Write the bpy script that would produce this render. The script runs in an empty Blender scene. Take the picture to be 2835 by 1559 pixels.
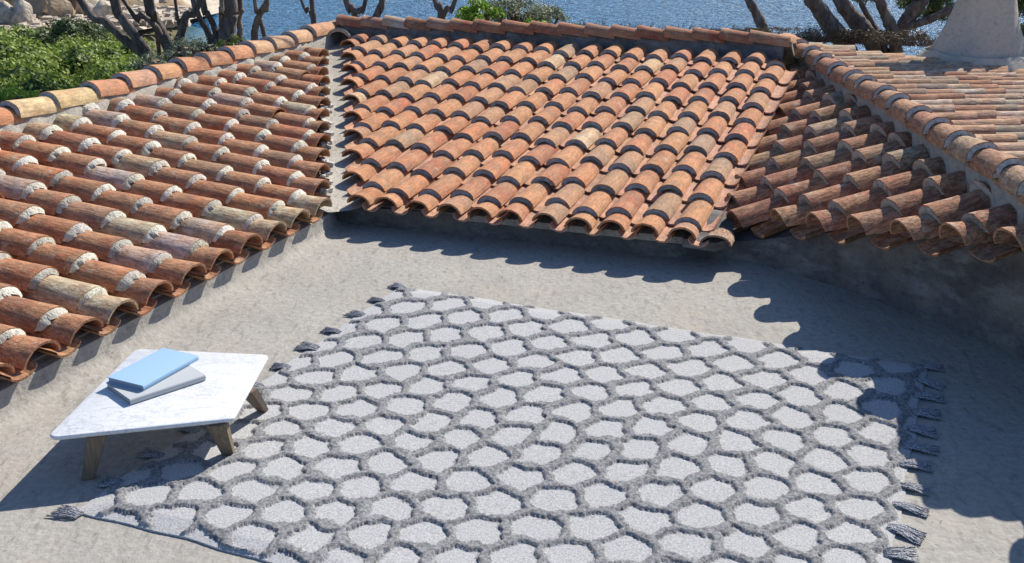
import bpy, math, random
import numpy as np
from mathutils import Vector, Matrix

random.seed(7)
rng = np.random.default_rng(7)
R = math.radians
SC = bpy.context.scene
COL = SC.collection

# ------------------------------------------------------------------ camera
EYE = Vector((0, 0, 2.6))
PITCH = R(20.4)
FPX = 2850.0                      # focal length for a frame 2576 units wide
cd = bpy.data.cameras.new('camera')
cam = bpy.data.objects.new('camera', cd)
COL.objects.link(cam)
cam.location = EYE
cam.rotation_euler = (math.pi / 2 - PITCH, 0, 0)
cd.sensor_width = 36
cd.lens = FPX / 2576 * 36
cd.clip_start = 0.05
cd.clip_end = 4000
SC.camera = cam

# ------------------------------------------------------------------ light
SUN_DIR = Vector((0.80, 0.95, 1.0)).normalized()
elev = math.asin(SUN_DIR.z)
azim = math.atan2(SUN_DIR.x, SUN_DIR.y)
world = bpy.data.worlds.new('World')
SC.world = world
world.use_nodes = True
wn = world.node_tree.nodes
bg = wn['Background']
sky = wn.new('ShaderNodeTexSky')
sky.sky_type = 'NISHITA'
sky.sun_disc = False
sky.sun_elevation = elev
sky.sun_rotation = azim
sky.air_density = 1.0
sky.dust_density = 0.6
sky.ozone_density = 7.0
world.node_tree.links.new(sky.outputs[0], bg.inputs[0])
bg.inputs[1].default_value = 0.105
sd = bpy.data.lights.new('sun', 'SUN')
sd.energy = 5.0
sd.angle = R(0.5)
sd.color = (1.0, 0.94, 0.84)
sun = bpy.data.objects.new('sun', sd)
COL.objects.link(sun)
sun.rotation_euler = (-SUN_DIR).to_track_quat('-Z', 'Y').to_euler()
sun.location = (8, 10, 12)

SC.view_settings.view_transform = 'Standard'
SC.view_settings.look = 'None'
SC.view_settings.gamma = 1
SC.view_settings.use_curve_mapping = False
SC.view_settings.exposure = 0.5

# ------------------------------------------------------------------ helpers
def V(*a): return Vector(a)

def tag(o, label=None, cat=None, group=None, kind=None):
    if label: o['label'] = label
    if cat: o['category'] = cat
    if group: o['group'] = group
    if kind: o['kind'] = kind
    return o

def link(name, me, mat=None, parent=None, mw=None):
    o = bpy.data.objects.new(name, me)
    COL.objects.link(o)
    if mat is not None and me is not None and len(me.materials) == 0:
        me.materials.append(mat)
    if parent is not None:
        o.parent = parent
    if mw is not None:
        o.matrix_local = mw
    return o

def empty(name, loc=(0, 0, 0)):
    o = bpy.data.objects.new(name, None)
    o.empty_display_size = 0.2
    o.location = loc
    COL.objects.link(o)
    return o

def mesh(name, verts, faces, smooth=False, angle=None):
    me = bpy.data.meshes.new(name)
    me.from_pydata([tuple(v) for v in verts], [], faces)
    me.validate()
    if smooth:
        me.polygons.foreach_set('use_smooth', [True] * len(me.polygons))
        if angle:
            me.set_sharp_from_angle(angle=R(angle))
    me.update()
    return me

def ray(px, py):
    a = (px - 1288) / FPX; b = (708 - py) / FPX
    return Vector((a, math.cos(PITCH) + math.sin(PITCH) * b, -math.sin(PITCH) + math.cos(PITCH) * b))

def at_dist(px, py, Y):
    """world point seen in that direction at the forward distance Y"""
    d = ray(px, py)
    return EYE + d * (Y / d.y)

def at_z(px, py, z=0.0):
    d = ray(px, py)
    return EYE + d * ((z - 2.6) / d.z)

# ------------------------------------------------------------------ materials
class NT:
    def __init__(self, name, rough=0.85, spec=0.3):
        self.m = bpy.data.materials.new(name)
        self.m.use_nodes = True
        self.t = self.m.node_tree
        self.b = self.t.nodes['Principled BSDF']
        self.b.inputs['Roughness'].default_value = rough
        self.b.inputs['Specular IOR Level'].default_value = spec
    def n(self, typ, **kw):
        nd = self.t.nodes.new(typ)
        for k, v in kw.items():
            if k.startswith('i_'):
                nd.inputs[k[2:].replace('_', ' ')].default_value = v
            else:
                setattr(nd, k, v)
        return nd
    def l(self, a, b): self.t.links.new(a, b)
    def coord(self, scale=(1, 1, 1), which='Object', rnd=False):
        tc = self.n('ShaderNodeTexCoord')
        mp = self.n('ShaderNodeMapping')
        mp.inputs['Scale'].default_value = scale
        self.l(tc.outputs[which], mp.inputs['Vector'])
        if rnd:
            oi = self.n('ShaderNodeObjectInfo')
            mu = self.n('ShaderNodeMath', operation='MULTIPLY'); mu.inputs[1].default_value = 91.7
            self.l(oi.outputs['Random'], mu.inputs[0])
            cb = self.n('ShaderNodeCombineXYZ')
            self.l(mu.outputs[0], cb.inputs[0]); self.l(mu.outputs[0], cb.inputs[2])
            self.l(cb.outputs[0], mp.inputs['Location'])
        return mp.outputs[0]
    def noise(self, vec, scale, detail=4, rough=0.6):
        nd = self.n('ShaderNodeTexNoise')
        nd.inputs['Scale'].default_value = scale
        nd.inputs['Detail'].default_value = detail
        nd.inputs['Roughness'].default_value = rough
        self.l(vec, nd.inputs['Vector'])
        return nd.outputs[0]
    def ramp(self, fac, stops):
        r = self.n('ShaderNodeValToRGB')
        els = r.color_ramp.elements
        els[0].position = stops[0][0]; els[0].color = (*stops[0][1], 1)
        els[1].position = stops[-1][0]; els[1].color = (*stops[-1][1], 1)
        for p, c in stops[1:-1]:
            e = els.new(p); e.color = (*c, 1)
        self.l(fac, r.inputs[0])
        return r.outputs[0]
    def mix(self, fac, a, b, mode='MIX'):
        m = self.n('ShaderNodeMix', data_type='RGBA', blend_type=mode)
        for k, v in ((0, fac), (6, a), (7, b)):
            if isinstance(v, (int, float)): m.inputs[k].default_value = v
            elif isinstance(v, tuple): m.inputs[k].default_value = (*v, 1)
            else: self.l(v, m.inputs[k])
        return m.outputs[2]
    def bump(self, h, strength=0.5, dist=0.01, prev=None):
        b = self.n('ShaderNodeBump')
        b.inputs['Strength'].default_value = strength
        b.inputs['Distance'].default_value = dist
        self.l(h, b.inputs['Height'])
        if prev is not None: self.l(prev, b.inputs['Normal'])
        return b.outputs[0]
    def out(self, col=None, nrm=None):
        if col is not None:
            if isinstance(col, tuple): self.b.inputs['Base Color'].default_value = (*col, 1)
            else: self.l(col, self.b.inputs['Base Color'])
        if nrm is not None: self.l(nrm, self.b.inputs['Normal'])
        return self.m

def g(v): return (v, v, v)

def mat_tile(dirt=0.5):
    t = NT('terracotta', 0.9, 0.2)
    oi = t.n('ShaderNodeObjectInfo')
    base = oi.outputs['Color']
    v = t.coord(rnd=True)
    vs = t.coord((1, 0.16, 1), rnd=True)
    blot = t.noise(v, 9, 4)
    c = t.mix(t.ramp(blot, [(0.35, g(0)), (0.65, g(1))]), base, t.mix(0.7, base, (0.30, 0.20, 0.13)))
    hue = t.noise(v, 4, 2)
    c = t.mix(t.ramp(hue, [(0.42, g(0)), (0.62, g(0.5))]), c, (0.62, 0.33, 0.17))
    streak = t.noise(vs, 60, 4, 0.7)
    c = t.mix(t.ramp(streak, [(0.42, g(min(1, 0.85 * dirt))), (0.58, g(0))]), c, (0.10, 0.055, 0.035))
    sp = t.noise(v, 85, 4, 0.8)
    c = t.mix(t.ramp(sp, [(0.55, g(0)), (0.68, g(min(1, .15 + 0.9 * dirt)))]), c, (0.075, 0.05, 0.038))
    sp2 = t.noise(v, 38, 3, 0.65)
    c = t.mix(t.ramp(sp2, [(0.62, g(0)), (0.72, g(0.55))]), c, (0.55, 0.44, 0.30))
    li = t.noise(v, 11, 5, .7)
    c = t.mix(t.ramp(li, [(.60 - .05 * dirt, g(0)), (.70, g(min(.85, .3 + .6 * dirt)))]), c, (.50, .42, .32))
    n = t.bump(streak, 0.8, 0.008)
    n = t.bump(t.noise(v, 45, 4), 0.5, 0.006, n)
    return t.out(c, n)

def mat_mortar(name, col, dark):
    t = NT(name, 0.95, 0.1)
    v = t.coord(rnd=True)
    oi = t.n('ShaderNodeObjectInfo')
    a = t.noise(v, 30, 4, 0.7)
    c = t.mix(t.ramp(a, [(0.36, g(0)), (0.56, g(1))]), dark, col)
    c = t.mix(t.ramp(t.noise(v, 60, 3, .8), [(.56, g(0)), (.66, g(.7))]), c, tuple(x * .35 for x in dark))
    c = t.mix(1.0, c, oi.outputs['Color'], 'MULTIPLY')
    return t.out(c, t.bump(t.noise(v, 60, 4), 1.0, 0.014))

def mat_plaster(name, col, col2, col3, sc=1.0, stain=None):
    t = NT(name, 0.93, 0.15)
    v = t.coord()
    a = t.noise(v, 1.3 * sc, 5, 0.6)
    b = t.noise(v, 26 * sc, 4, 0.7)
    c = t.mix(t.ramp(a, [(0.35, g(0)), (0.65, g(1))]), col, col2)
    c = t.mix(t.ramp(b, [(0.40, g(0.45)), (0.58, g(0))]), c, col3)
    warm = t.noise(v, 2.3, 3)
    c = t.mix(t.ramp(warm, [(0.52, g(0)), (0.74, g(0.25))]), c, (0.48, 0.39, 0.30))
    # small pits
    vo = t.n('ShaderNodeTexVoronoi'); vo.inputs['Scale'].default_value = 34
    vstr = t.coord((1.0, 0.55, 1)); 
    wob = t.n('ShaderNodeVectorMath', operation='ADD')
    nn = t.n('ShaderNodeTexNoise'); nn.inputs['Scale'].default_value = 9
    t.l(v, nn.inputs['Vector'])
    sc_ = t.n('ShaderNodeVectorMath', operation='SCALE'); sc_.inputs['Scale'].default_value = 0.10
    t.l(nn.outputs['Color'], sc_.inputs[0])
    t.l(vstr, wob.inputs[0]); t.l(sc_.outputs[0], wob.inputs[1])
    t.l(wob.outputs[0], vo.inputs['Vector'])
    gate = t.ramp(t.noise(v, 6, 3), [(0.5, g(0)), (0.62, g(1))])
    pit = t.ramp(vo.outputs['Distance'], [(0.10, g(1)), (0.26, g(0))])
    pitm = t.mix(1.0, pit, gate, 'MULTIPLY')
    c = t.mix(t.mix(1.0, pitm, (0.6, 0.6, 0.6), 'MULTIPLY'), c, tuple(x * 0.55 for x in col3))
    if stain is not None:
        s = t.noise(t.coord((1, 1, 1.6)), 1.9, 6, 0.62)
        c = t.mix(t.ramp(s, [(0.50, g(0)), (0.66, g(0.75))]), c, stain[0])
        s2 = t.noise(t.coord((1, 1, 2.2)), 3.7, 6, 0.7)
        c = t.mix(t.ramp(s2, [(0.50, g(0)), (0.70, g(0.8))]), c, stain[1])
    n = t.bump(pitm, -0.6, 0.008)
    n = t.bump(t.noise(v, 30, 4, 0.65), 0.5, 0.012, n)
    st = t.n('ShaderNodeMapping'); t.l(v, st.inputs['Vector']); st.inputs['Rotation'].default_value = (0, 0, R(35)); st.inputs['Scale'].default_value = (1, .32, 1)
    sm = t.ramp(t.noise(st.outputs[0], 24, 3, .55), [(.57, g(0)), (.66, g(1))])
    n = t.bump(sm, -.7, .014, n)
    c = t.mix(t.mix(1.0, sm, (.28, .28, .28), 'MULTIPLY'), c, tuple(x * 0.45 for x in col3))
    n = t.bump(t.noise(t.coord((1, 0.5, 1)), 5, 4), 0.5, 0.03, n)
    return t.out(c, n)

M_TILE = mat_tile(0.6)
M_TILE_CLEAN = mat_tile(0.38)
M_TILE_OLD = mat_tile(0.8)
M_MORT_WHITE = mat_mortar('lime_mortar', (0.70, 0.67, 0.60), (0.46, 0.42, 0.36))
M_MORT_GREY = mat_mortar('grey_mortar', (0.42, 0.42, 0.44), (0.27, 0.27, 0.29))
M_MORT_PALE = mat_mortar('pale_mortar', (0.60, 0.58, 0.55), (0.36, 0.34, 0.32))
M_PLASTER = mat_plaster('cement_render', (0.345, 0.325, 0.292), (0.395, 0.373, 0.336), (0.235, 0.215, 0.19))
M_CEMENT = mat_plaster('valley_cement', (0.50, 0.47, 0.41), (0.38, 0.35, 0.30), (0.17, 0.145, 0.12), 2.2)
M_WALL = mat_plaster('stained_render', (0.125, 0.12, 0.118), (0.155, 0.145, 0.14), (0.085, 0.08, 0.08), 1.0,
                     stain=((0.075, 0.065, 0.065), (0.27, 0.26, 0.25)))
M_CHIM = mat_plaster('chimney_render', (0.54, 0.49, 0.42), (0.47, 0.43, 0.37), (0.40, 0.36, 0.31), 0.8)

# ------------------------------------------------------------------ roof frames
class Roof:
    def __init__(self, O, az, p, tilt, w, e):
        self.O = Vector(O); az, p, tilt = R(az), R(p), R(tilt)
        self.V = Vector((math.sin(az) * math.cos(p), math.cos(az) * math.cos(p), math.sin(p)))
        u = Vector((math.cos(az) * math.cos(tilt), -math.sin(az) * math.cos(tilt), math.sin(tilt)))
        self.U = (u - self.V * u.dot(self.V)).normalized()
        self.N = self.U.cross(self.V)
        self.w, self.e = w, e
    def P(self, c, v, n=0.0): return self.O + self.U * (self.w * c) + self.V * v + self.N * n
    def M(self, c, v, n=0.0, yaw=0.0, roll=0.0, sy=1.0, sx=1.0):
        m = Matrix((self.U, self.V, self.N)).transposed().to_4x4()
        m.translation = self.P(c, v, n)
        return m @ Matrix.Rotation(yaw, 4, 'Z') @ Matrix.Rotation(roll, 4, 'Y') @ Matrix.Diagonal((sx, sy, 1, 1))
    def z_at(self, x, y, n=0.0):
        o = self.O + self.N * n
        return o.z - ((x - o.x) * self.N.x + (y - o.y) * self.N.y) / self.N.z

MID = Roof((-1.3905, 8.214, .2705), 20.8258, 7.022, .4578, .2458, .4299)
LEFT = Roof((-2.3607, 5.2352, .328), -69.2679, 11.5576, -.5378, .3179, .3241)
RIGHT = Roof((1.4274, 7.9041, .2653), 74, 21.1, 9.97, .3845, .3149)

STEP = 0.040
def cover_mesh(name, w, e, b, seed, chip=1.0, over=0.07, taper=0.86, seg=9, af=0.415, step=STEP):
    """barrel tile: lower end at y=0 with its crest at z=0, upper end sinks under the next one"""
    r = random.Random(seed)
    L = e + over
    a0 = af * w; t = 0.015
    ys = [0, L * 0.34, L * 0.7, L]
    ph = [(-86 + 172 * i / seg) for i in range(seg + 1)]
    vs, fs = [], []
    lean = r.uniform(-.004, .004)
    def ring(y, a, bb, dz, jit):
        for p in ph:
            q = R(p)
            vs.append((a * math.sin(q) + lean * y / L + r.uniform(-.0015, .0015),
                       y + (r.uniform(-1, 1) * jit if y < .01 else 0),
                       bb * (math.cos(q) - 1) + dz + r.uniform(-.0012, .0012)))
    for i, y in enumerate(ys):
        f = y / L
        ring(y, a0 * (1 + (taper - 1) * f), b * (1 + (taper - 1) * f * .4), -(step + .006) * f - 0.002 * math.sin(f * 3), .004 * chip)
    no = len(vs)
    for i, y in enumerate(ys):
        f = y / L
        a = a0 * (1 + (taper - 1) * f) - t; bb = b * (1 + (taper - 1) * f * .4) - t
        k = i * (seg + 1)
        for j, p in enumerate(ph):
            q = R(p); x0, y0, z0 = vs[k + j]
            vs.append((x0 - t * math.sin(q), y0, z0 - t * max(0.0, math.cos(q))))
    S = seg + 1
    nr = len(ys)
    for i in range(nr - 1):
        for j in range(seg):
            a = i * S + j
            fs.append((a, a + 1, a + S + 1, a + S))
            c = no + a
            fs.append((c, c + S, c + S + 1, c + 1))
    for j in range(seg):
        fs.append((j, no + j, no + j + 1, j + 1))
        k = (nr - 1) * S
        fs.append((k + j, k + j + 1, no + k + j + 1, no + k + j))
    for i in range(nr - 1):
        a, a2 = i * S, (i + 1) * S
        fs.append((a, a2, no + a2, no + a))
        a, a2 = i * S + seg, (i + 1) * S + seg
        fs.append((a, no + a, no + a2, a2))
    return mesh(name, vs, fs, True, 40)

def pan_mesh(name, w, e, b, seed, over=0.07, seg=7, pf=.30, low=0.0):
    r = random.Random(seed)
    L = e + over; a0 = pf * w; d = .050; t = .014
    vs, fs = [], []
    ys = [0, L * .5, L]
    for lay in (0, 1):
        for y in ys:
            f = y / L
            for j in range(seg + 1):
                q = R(-84 + 168 * j / seg)
                aa = a0 * (0.96 + .06 * f)
                vs.append((aa * math.sin(q), y + (r.uniform(-.003, .003) if y == 0 else 0),
                           -b + .030 - low - d * math.cos(q) - (STEP * .6) * f - lay * t + r.uniform(-.001, .001)))
    S = seg + 1; no = 3 * S
    for i in range(2):
        for j in range(seg):
            a = i * S + j
            fs.append((a, a + 1, a + S + 1, a + S)); c = a + no
            fs.append((c, c + S, c + S + 1, c + 1))
    for j in range(seg):
        fs.append((j, no + j, no + j + 1, j + 1))
    return mesh(name, vs, fs, True, 40)

def mortar_mesh(name, w, b, prot, seed, rough=1.0, seg=12, big=1.0, af=.415, step=STEP):
    """bed of mortar that closes the step under the end of a cover tile"""
    r = random.Random(seed)
    a0 = af * w
    prof = [(.012, -.010), (-.002 , -.003 - .003 / big), (-prot * .45, -.012), (-prot, -step * .85), (.014, -step - .006)]
    vs, fs = [], []
    for j in range(seg + 1):
        q = R(-78 + 156 * j / seg)
        k = 1 + r.uniform(-.30, .30) * rough
        edge = 1 - (abs(j - seg / 2) / (seg / 2)) ** 4 * .3
        for i, (y, z) in enumerate(prof):
            rr = z + (r.uniform(-.0025, .0025) * rough if 0 < i < 4 else 0)
            yy = (y * k * edge if y < 0 else y) + (r.uniform(-.003, .003) * rough if i in (2, 3) else 0)
            vs.append(((a0 + rr) * math.sin(q), yy, (b + rr) * math.cos(q) - b))
    P = len(prof)
    for j in range(seg):
        for i in range(P - 1):
            a = j * P + i
            fs.append((a, a + P, a + P + 1, a + 1))
    fs.append(tuple(range(P)))
    fs.append(tuple(reversed(range(seg * P, seg * P + P))))
    return mesh(name, vs, fs, True, 60)

def jit(c, s):
    k = 1 + random.uniform(-s, s)
    return tuple(max(0.01, min(.95, x * k * (1 + random.uniform(-s * .35, s * .35)))) for x in c)

def pick(pal):
    tot = sum(p[0] for p in pal); x = random.uniform(0, tot)
    for p in pal:
        x -= p[0]
        if x <= 0: return jit(p[1], .13)
    return jit(pal[-1][1], .13)

def lay_tiles(root, F, cols, v_start, v_top, pal, pal_pan, tmat, mort, prot, s0=None,
              wob=.012, b=None, mrough=1.0, pans=True, skip=None, tmat_pan=None, af=.415, pf=.30, low=0.0, step=STEP, miss=.0):
    b = b or .36 * F.w
    covs = [cover_mesh('roof_tile', F.w, F.e, b, 10 + k, af=af, step=step) for k in range(5)]
    pms = [pan_mesh('pan_tile', F.w, F.e, b, 30 + k, pf=pf, low=low) for k in range(3)]
    mms = [mortar_mesh('mortar_joint', F.w, b, prot, 50 + k, mrough, af=af, step=step) for k in range(6)]
    for m in covs: m.materials.append(tmat)
    for m in pms: m.materials.append(tmat_pan or tmat)
    for m in mms: m.materials.append(mort)
    for c in cols:
        vs_, vt = v_start(c), v_top(c)
        first = s0(c) if s0 else F.e * random.uniform(.45, .75)
        if vs_ > 0.01: first = F.e * random.uniform(.35, .85)
        v = vs_; k = 0
        while v < vt - 0.05:
            nxt = vs_ + first + F.e * k + (random.uniform(-1, 1) * .02)
            if nxt < v + .08: nxt = v + F.e
            end = min(nxt, vt)
            Lf = (end - v) / F.e
            # full mesh length is e + overlap
            if not (skip and skip(c, v)):
                sy = (end - v + .07) / (F.e + .07) if end < vt else (end - v + .03) / (F.e + .07)
                cx = c + random.uniform(-1, 1) * wob / F.w
                t = link('roof_tile', random.choice(covs), None, root,
                         F.M(cx, v, random.uniform(-.004, .004), random.uniform(-.022, .022), random.uniform(-.03, .03), sy))
                t.color = (*pick(pal), 1)
                if k > 0 and random.random() > miss:
                    m = link('mortar_joint', random.choice(mms), None, t)
                    m.matrix_local = Matrix.Diagonal((random.choice((-1, 1)) * random.uniform(.97, 1.01), random.uniform(.6, 1.35 if prot > .02 else 1.05) / sy, random.uniform(.96, 1.03), 1))
                    q = random.choice((1, 1, 1, .95, .85, .7)) * random.uniform(.93, 1)
                    m.color = (q, q * random.uniform(.97, 1), q * random.uniform(.90, .99), 1)
            v = end; k += 1
        if pans:
            # gutter tiles to the right of this cover
            vs2 = 0.5 * (vs_ + v_start(c + 1)) if v_start(c + 1) < v_top(c) else vs_
            v = vs2 - .02 if vs2 < .02 else vs2
            k = 0; first = F.e * random.uniform(.4, .9)
            while v < vt - .05:
                nxt = vs2 + first + F.e * k
                end = min(nxt, vt)
                if not (skip and skip(c + .5, v)):
                    sy = (end - v + .05) / (F.e + .07)
                    t = link('pan_tile', random.choice(pms), None, root,
                             F.M(c + .5, v - .01, random.uniform(-.003, .003), random.uniform(-.01, .01), 0, sy))
                    t.color = (*pick(pal_pan), 1)
                v = end; k += 1

def slab(name, pts, thick, mat, parent, F=None):
    """closed polygon slab; pts in world space (top face)"""
    n = len(pts)
    dn = F.N * -thick if F else Vector((0, 0, -thick))
    vs = [Vector(p) for p in pts] + [Vector(p) + dn for p in pts]
    fs = [tuple(range(n)), tuple(reversed(range(n, 2 * n)))]
    fs += [(i, i + n, (i + 1) % n + n, (i + 1) % n) for i in range(n)]
    return link(name, mesh(name, vs, fs), mat, parent)

def cap_row(root, pts, up, rad, mat, pal, mort, prot, colors=None, drop=.02, over=.05):
    """ridge tiles: open end of tile i at pts[i], reaching to pts[i+1]"""
    ms = []
    for i in range(len(pts) - 1):
        a, b_ = Vector(pts[i]), Vector(pts[i + 1])
        d = b_ - a; L = d.length; y = d.normalized()
        z = (up - y * up.dot(y)).normalized(); x = y.cross(z)
        m = Matrix((x, y, z)).transposed().to_4x4(); m.translation = a + z * random.uniform(-.004, .006)
        m = m @ Matrix.Rotation(random.uniform(-.02, .02), 4, 'Z')
        w = rad / .415
        me = cover_mesh('ridge_tile', w, L, rad * .92, 100 + i, over=over, taper=.88, seg=10)
        me.materials.append(mat)
        t = link('ridge_tile', me, None, root, m)
        t.color = (*(jit(colors[i], .05) if colors and i < len(colors) and colors[i] else pick(pal)), 1)
        if mort and i >= 0:
            mm = mortar_mesh('mortar_joint', w, rad * .92, prot, 200 + i, .7)
            mm.materials.append(mort)
            link('mortar_joint', mm, None, t)

def fillet(name, pts, F, half, n_top, n_bot, mat, parent, rough=.012, wid=.5):
    """rough mortar bank along a ridge; pts are world points of the ridge line"""
    r = random.Random(len(pts))
    P = []
    for i in range(len(pts) - 1):
        a, b_ = Vector(pts[i]), Vector(pts[i + 1])
        for k in range(6):
            P.append(a.lerp(b_, k / 6))
    P.append(Vector(pts[-1]))
    vs, fs = [], []
    for i, p in enumerate(P):
        d = (P[min(i + 1, len(P) - 1)] - P[max(i - 1, 0)]).normalized()
        x = d.cross(F.N).normalized()
        sc = half * (1 + r.uniform(-.16, .16))
        for (s, n) in ((-1.5, n_bot), (-1, n_bot * .35 + n_top * .65), (-wid, n_top), (wid, n_top), (1, n_bot * .35 + n_top * .65), (1.5, n_bot)):
            vs.append(p + x * (s * sc) + F.N * (n + r.uniform(-rough, rough)))
    for i in range(len(P) - 1):
        for j in range(5):
            a = i * 6 + j
            fs.append((a, a + 1, a + 7, a + 6))
    fs.append(tuple(range(6))); fs.append(tuple(reversed(range(len(vs) - 6, len(vs)))))
    return link(name, mesh(name, vs, fs, True, 50), mat, parent)

# ------------------------------------------------------------------ floor, walls
floor_me = mesh('terrace_floor', [(-2.9, -2, 0), (6, -2, 0), (6, 8.6, 0), (-2.9, 8.6, 0)], [(0, 1, 2, 3)])
tag(link('terrace_floor', floor_me, M_PLASTER), kind='structure')

# back and right wall: one continuous rendered wall that rises to the right
wall_path = [(-1.52, 8.36), (-1.33, 8.27), (-.5, 8.03), (.32, 7.76), (1.0, 7.51), (1.30, 7.44), (1.52, 7.46), (1.74, 7.30), (1.95, 7.08), (2.11, 6.90), (2.28, 6.68),
             (2.42, 6.45), (2.55, 6.28), (2.66, 6.09), (2.84, 5.74), (3.02, 5.38), (3.2, 5.0), (3.38, 4.6), (3.56, 4.2), (3.74, 3.8), (3.95, 3.3)]
def wall_top(x, y, side='back'):
    if side == 'left': return LEFT.z_at(x, y, -.17)
    if x < 1.2: return MID.z_at(x, y, -.14)
    k = min(1, (x - 1.2) / .5)
    return MID.z_at(x, y, -.14) * (1 - k) + RIGHT.z_at(x, y, -.22) * k
def build_wall(name, path, side, prof):
    """prof: list of (height fraction, outward offset) from the floor up"""
    pts = [Vector((*p, 0)) for p in path]
    fine = []
    for i in range(len(pts) - 1):
        for k in range(4): fine.append(pts[i].lerp(pts[i + 1], k / 4))
    fine.append(pts[-1])
    # soften corners
    for _ in range(3):
        fine = [fine[0]] + [(fine[i - 1] + fine[i] * 2 + fine[i + 1]) / 4 for i in range(1, len(fine) - 1)] + [fine[-1]]
    vs, fs = [], []
    K = len(prof) + 2
    for i, p in enumerate(fine):
        d = (fine[min(i + 1, len(fine) - 1)] - fine[max(i - 1, 0)]).normalized()
        inw = Vector((-d.y, d.x, 0))         # towards the roof side
        top = wall_top(p.x, p.y, side)
        for (h, o) in prof:
            vs.append(p - inw * o + Vector((0, 0, top * h)))
        ip = p + inw * .3; vs.append(Vector((ip.x, ip.y, max(top, wall_top(ip.x, ip.y, side)))))
        vs.append(p + inw * .25 + Vector((0, 0, -.3)))
    for i in range(len(fine) - 1):
        for j in range(K - 1):
            a = i * K + j
            fs.append((a, a + K, a + K + 1, a + 1))
    return mesh(name, vs, fs, True, 50)
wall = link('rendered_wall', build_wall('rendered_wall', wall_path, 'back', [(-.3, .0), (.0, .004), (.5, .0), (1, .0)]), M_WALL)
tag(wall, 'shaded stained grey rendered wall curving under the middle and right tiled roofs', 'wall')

left_path = [tuple((LEFT.P(c, .05).x, LEFT.P(c, .05).y)) for c in (-6, -4, -2, 0, 2, 4, 6, 8, 9.6)] + [(-1.36, 8.30), (-1.30, 8.45)]
lw = link('rendered_wall', build_wall('rendered_wall', left_path, 'left',
          [(-.3, .16), (.006, .15), (.03, .10), (.09, .055), (.2, .025), (.4, .008), (.7, 0), (1, 0)]), M_PLASTER)
tag(lw, 'low beige rendered wall curving into the floor under the eave of the left roof', 'wall')

# ------------------------------------------------------------------ middle roof
PAL_MID = [(5, (.56, .22, .105)), (4, (.60, .27, .13)), (3, (.50, .17, .09)), (2, (.50, .27, .16)), (1.6, (.42, .27, .18)), (.5, (.70, .52, .33))]
PAL_MIDPAN = [(1, (.66, .36, .27)), (1, (.60, .32, .23))]
mid = empty('tiled_roof', MID.P(5, 0))
tag(mid, 'middle roof slope of bright orange barrel tiles with dark grey joints, between the two valleys', 'roof')
midr = Matrix.Translation(MID.P(5, 0)).inverted()
class Sub(Roof):
    pass
def local(F, origin):
    import copy
    f = copy.copy(F); f.O = F.O - origin
    return f
ML = local(MID, MID.P(5, 0))
def mid_vs(c): return 0.0 if c >= .8 else (.8 - c) * .451 + .05
def mid_vt(c):
    t = 4.50 + .02 * math.sin(c * 1.7)
    return t if c <= 10.6 else 4.12
def mid_s0(c): return .235 + .05 * math.sin(c * 2.1) + random.uniform(-.02, .02)
lay_tiles(mid, ML, range(-8, 12), mid_vs, mid_vt, PAL_MID, PAL_MIDPAN, M_TILE_CLEAN, M_MORT_GREY, .010, mid_s0, b=.082, mrough=.5, af=.405, pf=.29, low=.004)
def lp(F, lst, n, thick, name, mat, root): return slab(name, [F.P(c, v, n) for c, v in lst], thick, mat, root, F)
lp(ML, [(.3, .13), (11.3, .13), (11.2, 2.5), (10.7, 4.9), (-9.8, 4.9)], -.135, .05, 'roof_deck', M_CEMENT, mid)
ORG = MID.P(5, 0)
capm = [(-9.6, 4.52), (-8.35, 4.55), (-7.25, 4.57), (-6.15, 4.58), (-5.05, 4.58), (-3.95, 4.59), (-2.8, 4.6), (-1.45, 4.6), (-.1, 4.6), (1.2, 4.6),
        (2.45, 4.6), (3.6, 4.6), (4.75, 4.6), (5.95, 4.6), (7.15, 4.61), (8.3, 4.62), (9.5, 4.62), (10.9, 4.62)]
MP = [ML.P(c, v + .03, .13) for c, v in capm]
RED = (.34, .085, .05)
CM = [(.36, .12, .07), (.42, .2, .15), (.56, .50, .44), (.22, .08, .055), (.38, .24, .19), RED, (.28, .08, .05), RED, RED, (.44, .16, .09),
      (.46, .21, .14), (.46, .2, .12), RED, (.32, .10, .06), RED, (.40, .14, .08), (.44, .2, .13)]
cap_row(mid, MP, MID.N, .105, M_TILE_CLEAN, PAL_MID, M_MORT_PALE, .006, CM)
fillet('ridge_mortar', [p - MID.N * .13 for p in MP], MID, .10, .045, -.17, M_WALL, mid)
# back side of the ridge
slab('back_slope', [ML.P(-9.9, 4.66, .02), ML.P(11.2, 4.66, .02), ML.P(11.2, 5.3, -.45), ML.P(-9.9, 5.3, -.45)], .05, M_CEMENT, mid, MID)

# ------------------------------------------------------------------ left roof
PAL_L = [(5, (.47, .165, .075)), (4, (.42, .155, .08)), (3, (.50, .215, .115)), (1.8, (.36, .22, .14)), (1.6, (.64, .55, .38)), (1.3, (.58, .49, .44))]
PAL_LPAN = [(1, (.44, .15, .07)), (1, (.40, .17, .09))]
ORG = LEFT.P(4, 0)
left = empty('tiled_roof', ORG)
tag(left, 'left roof slope of brown red barrel tiles with rough white mortar joints, nearest the marble table', 'roof')
LL = local(LEFT, ORG)
def left_vs(c): return 0.0 if c <= 9.2 else (c - 9.2) * .181 + .05
lay_tiles(left, LL, range(-4, 22), left_vs, lambda c: 2.46 + .03 * math.sin(c * 2.3), PAL_L, PAL_LPAN, M_TILE, M_MORT_WHITE, .038,
          lambda c: .215 + random.uniform(-.015, .015), b=.106, mrough=1.5, af=.42, step=.044, miss=.05)
lp(LL, [(-5, .09), (9.6, .09), (26.0, 2.95), (-5, 2.95)], -.155, .05, 'roof_deck', M_CEMENT, left)
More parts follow.
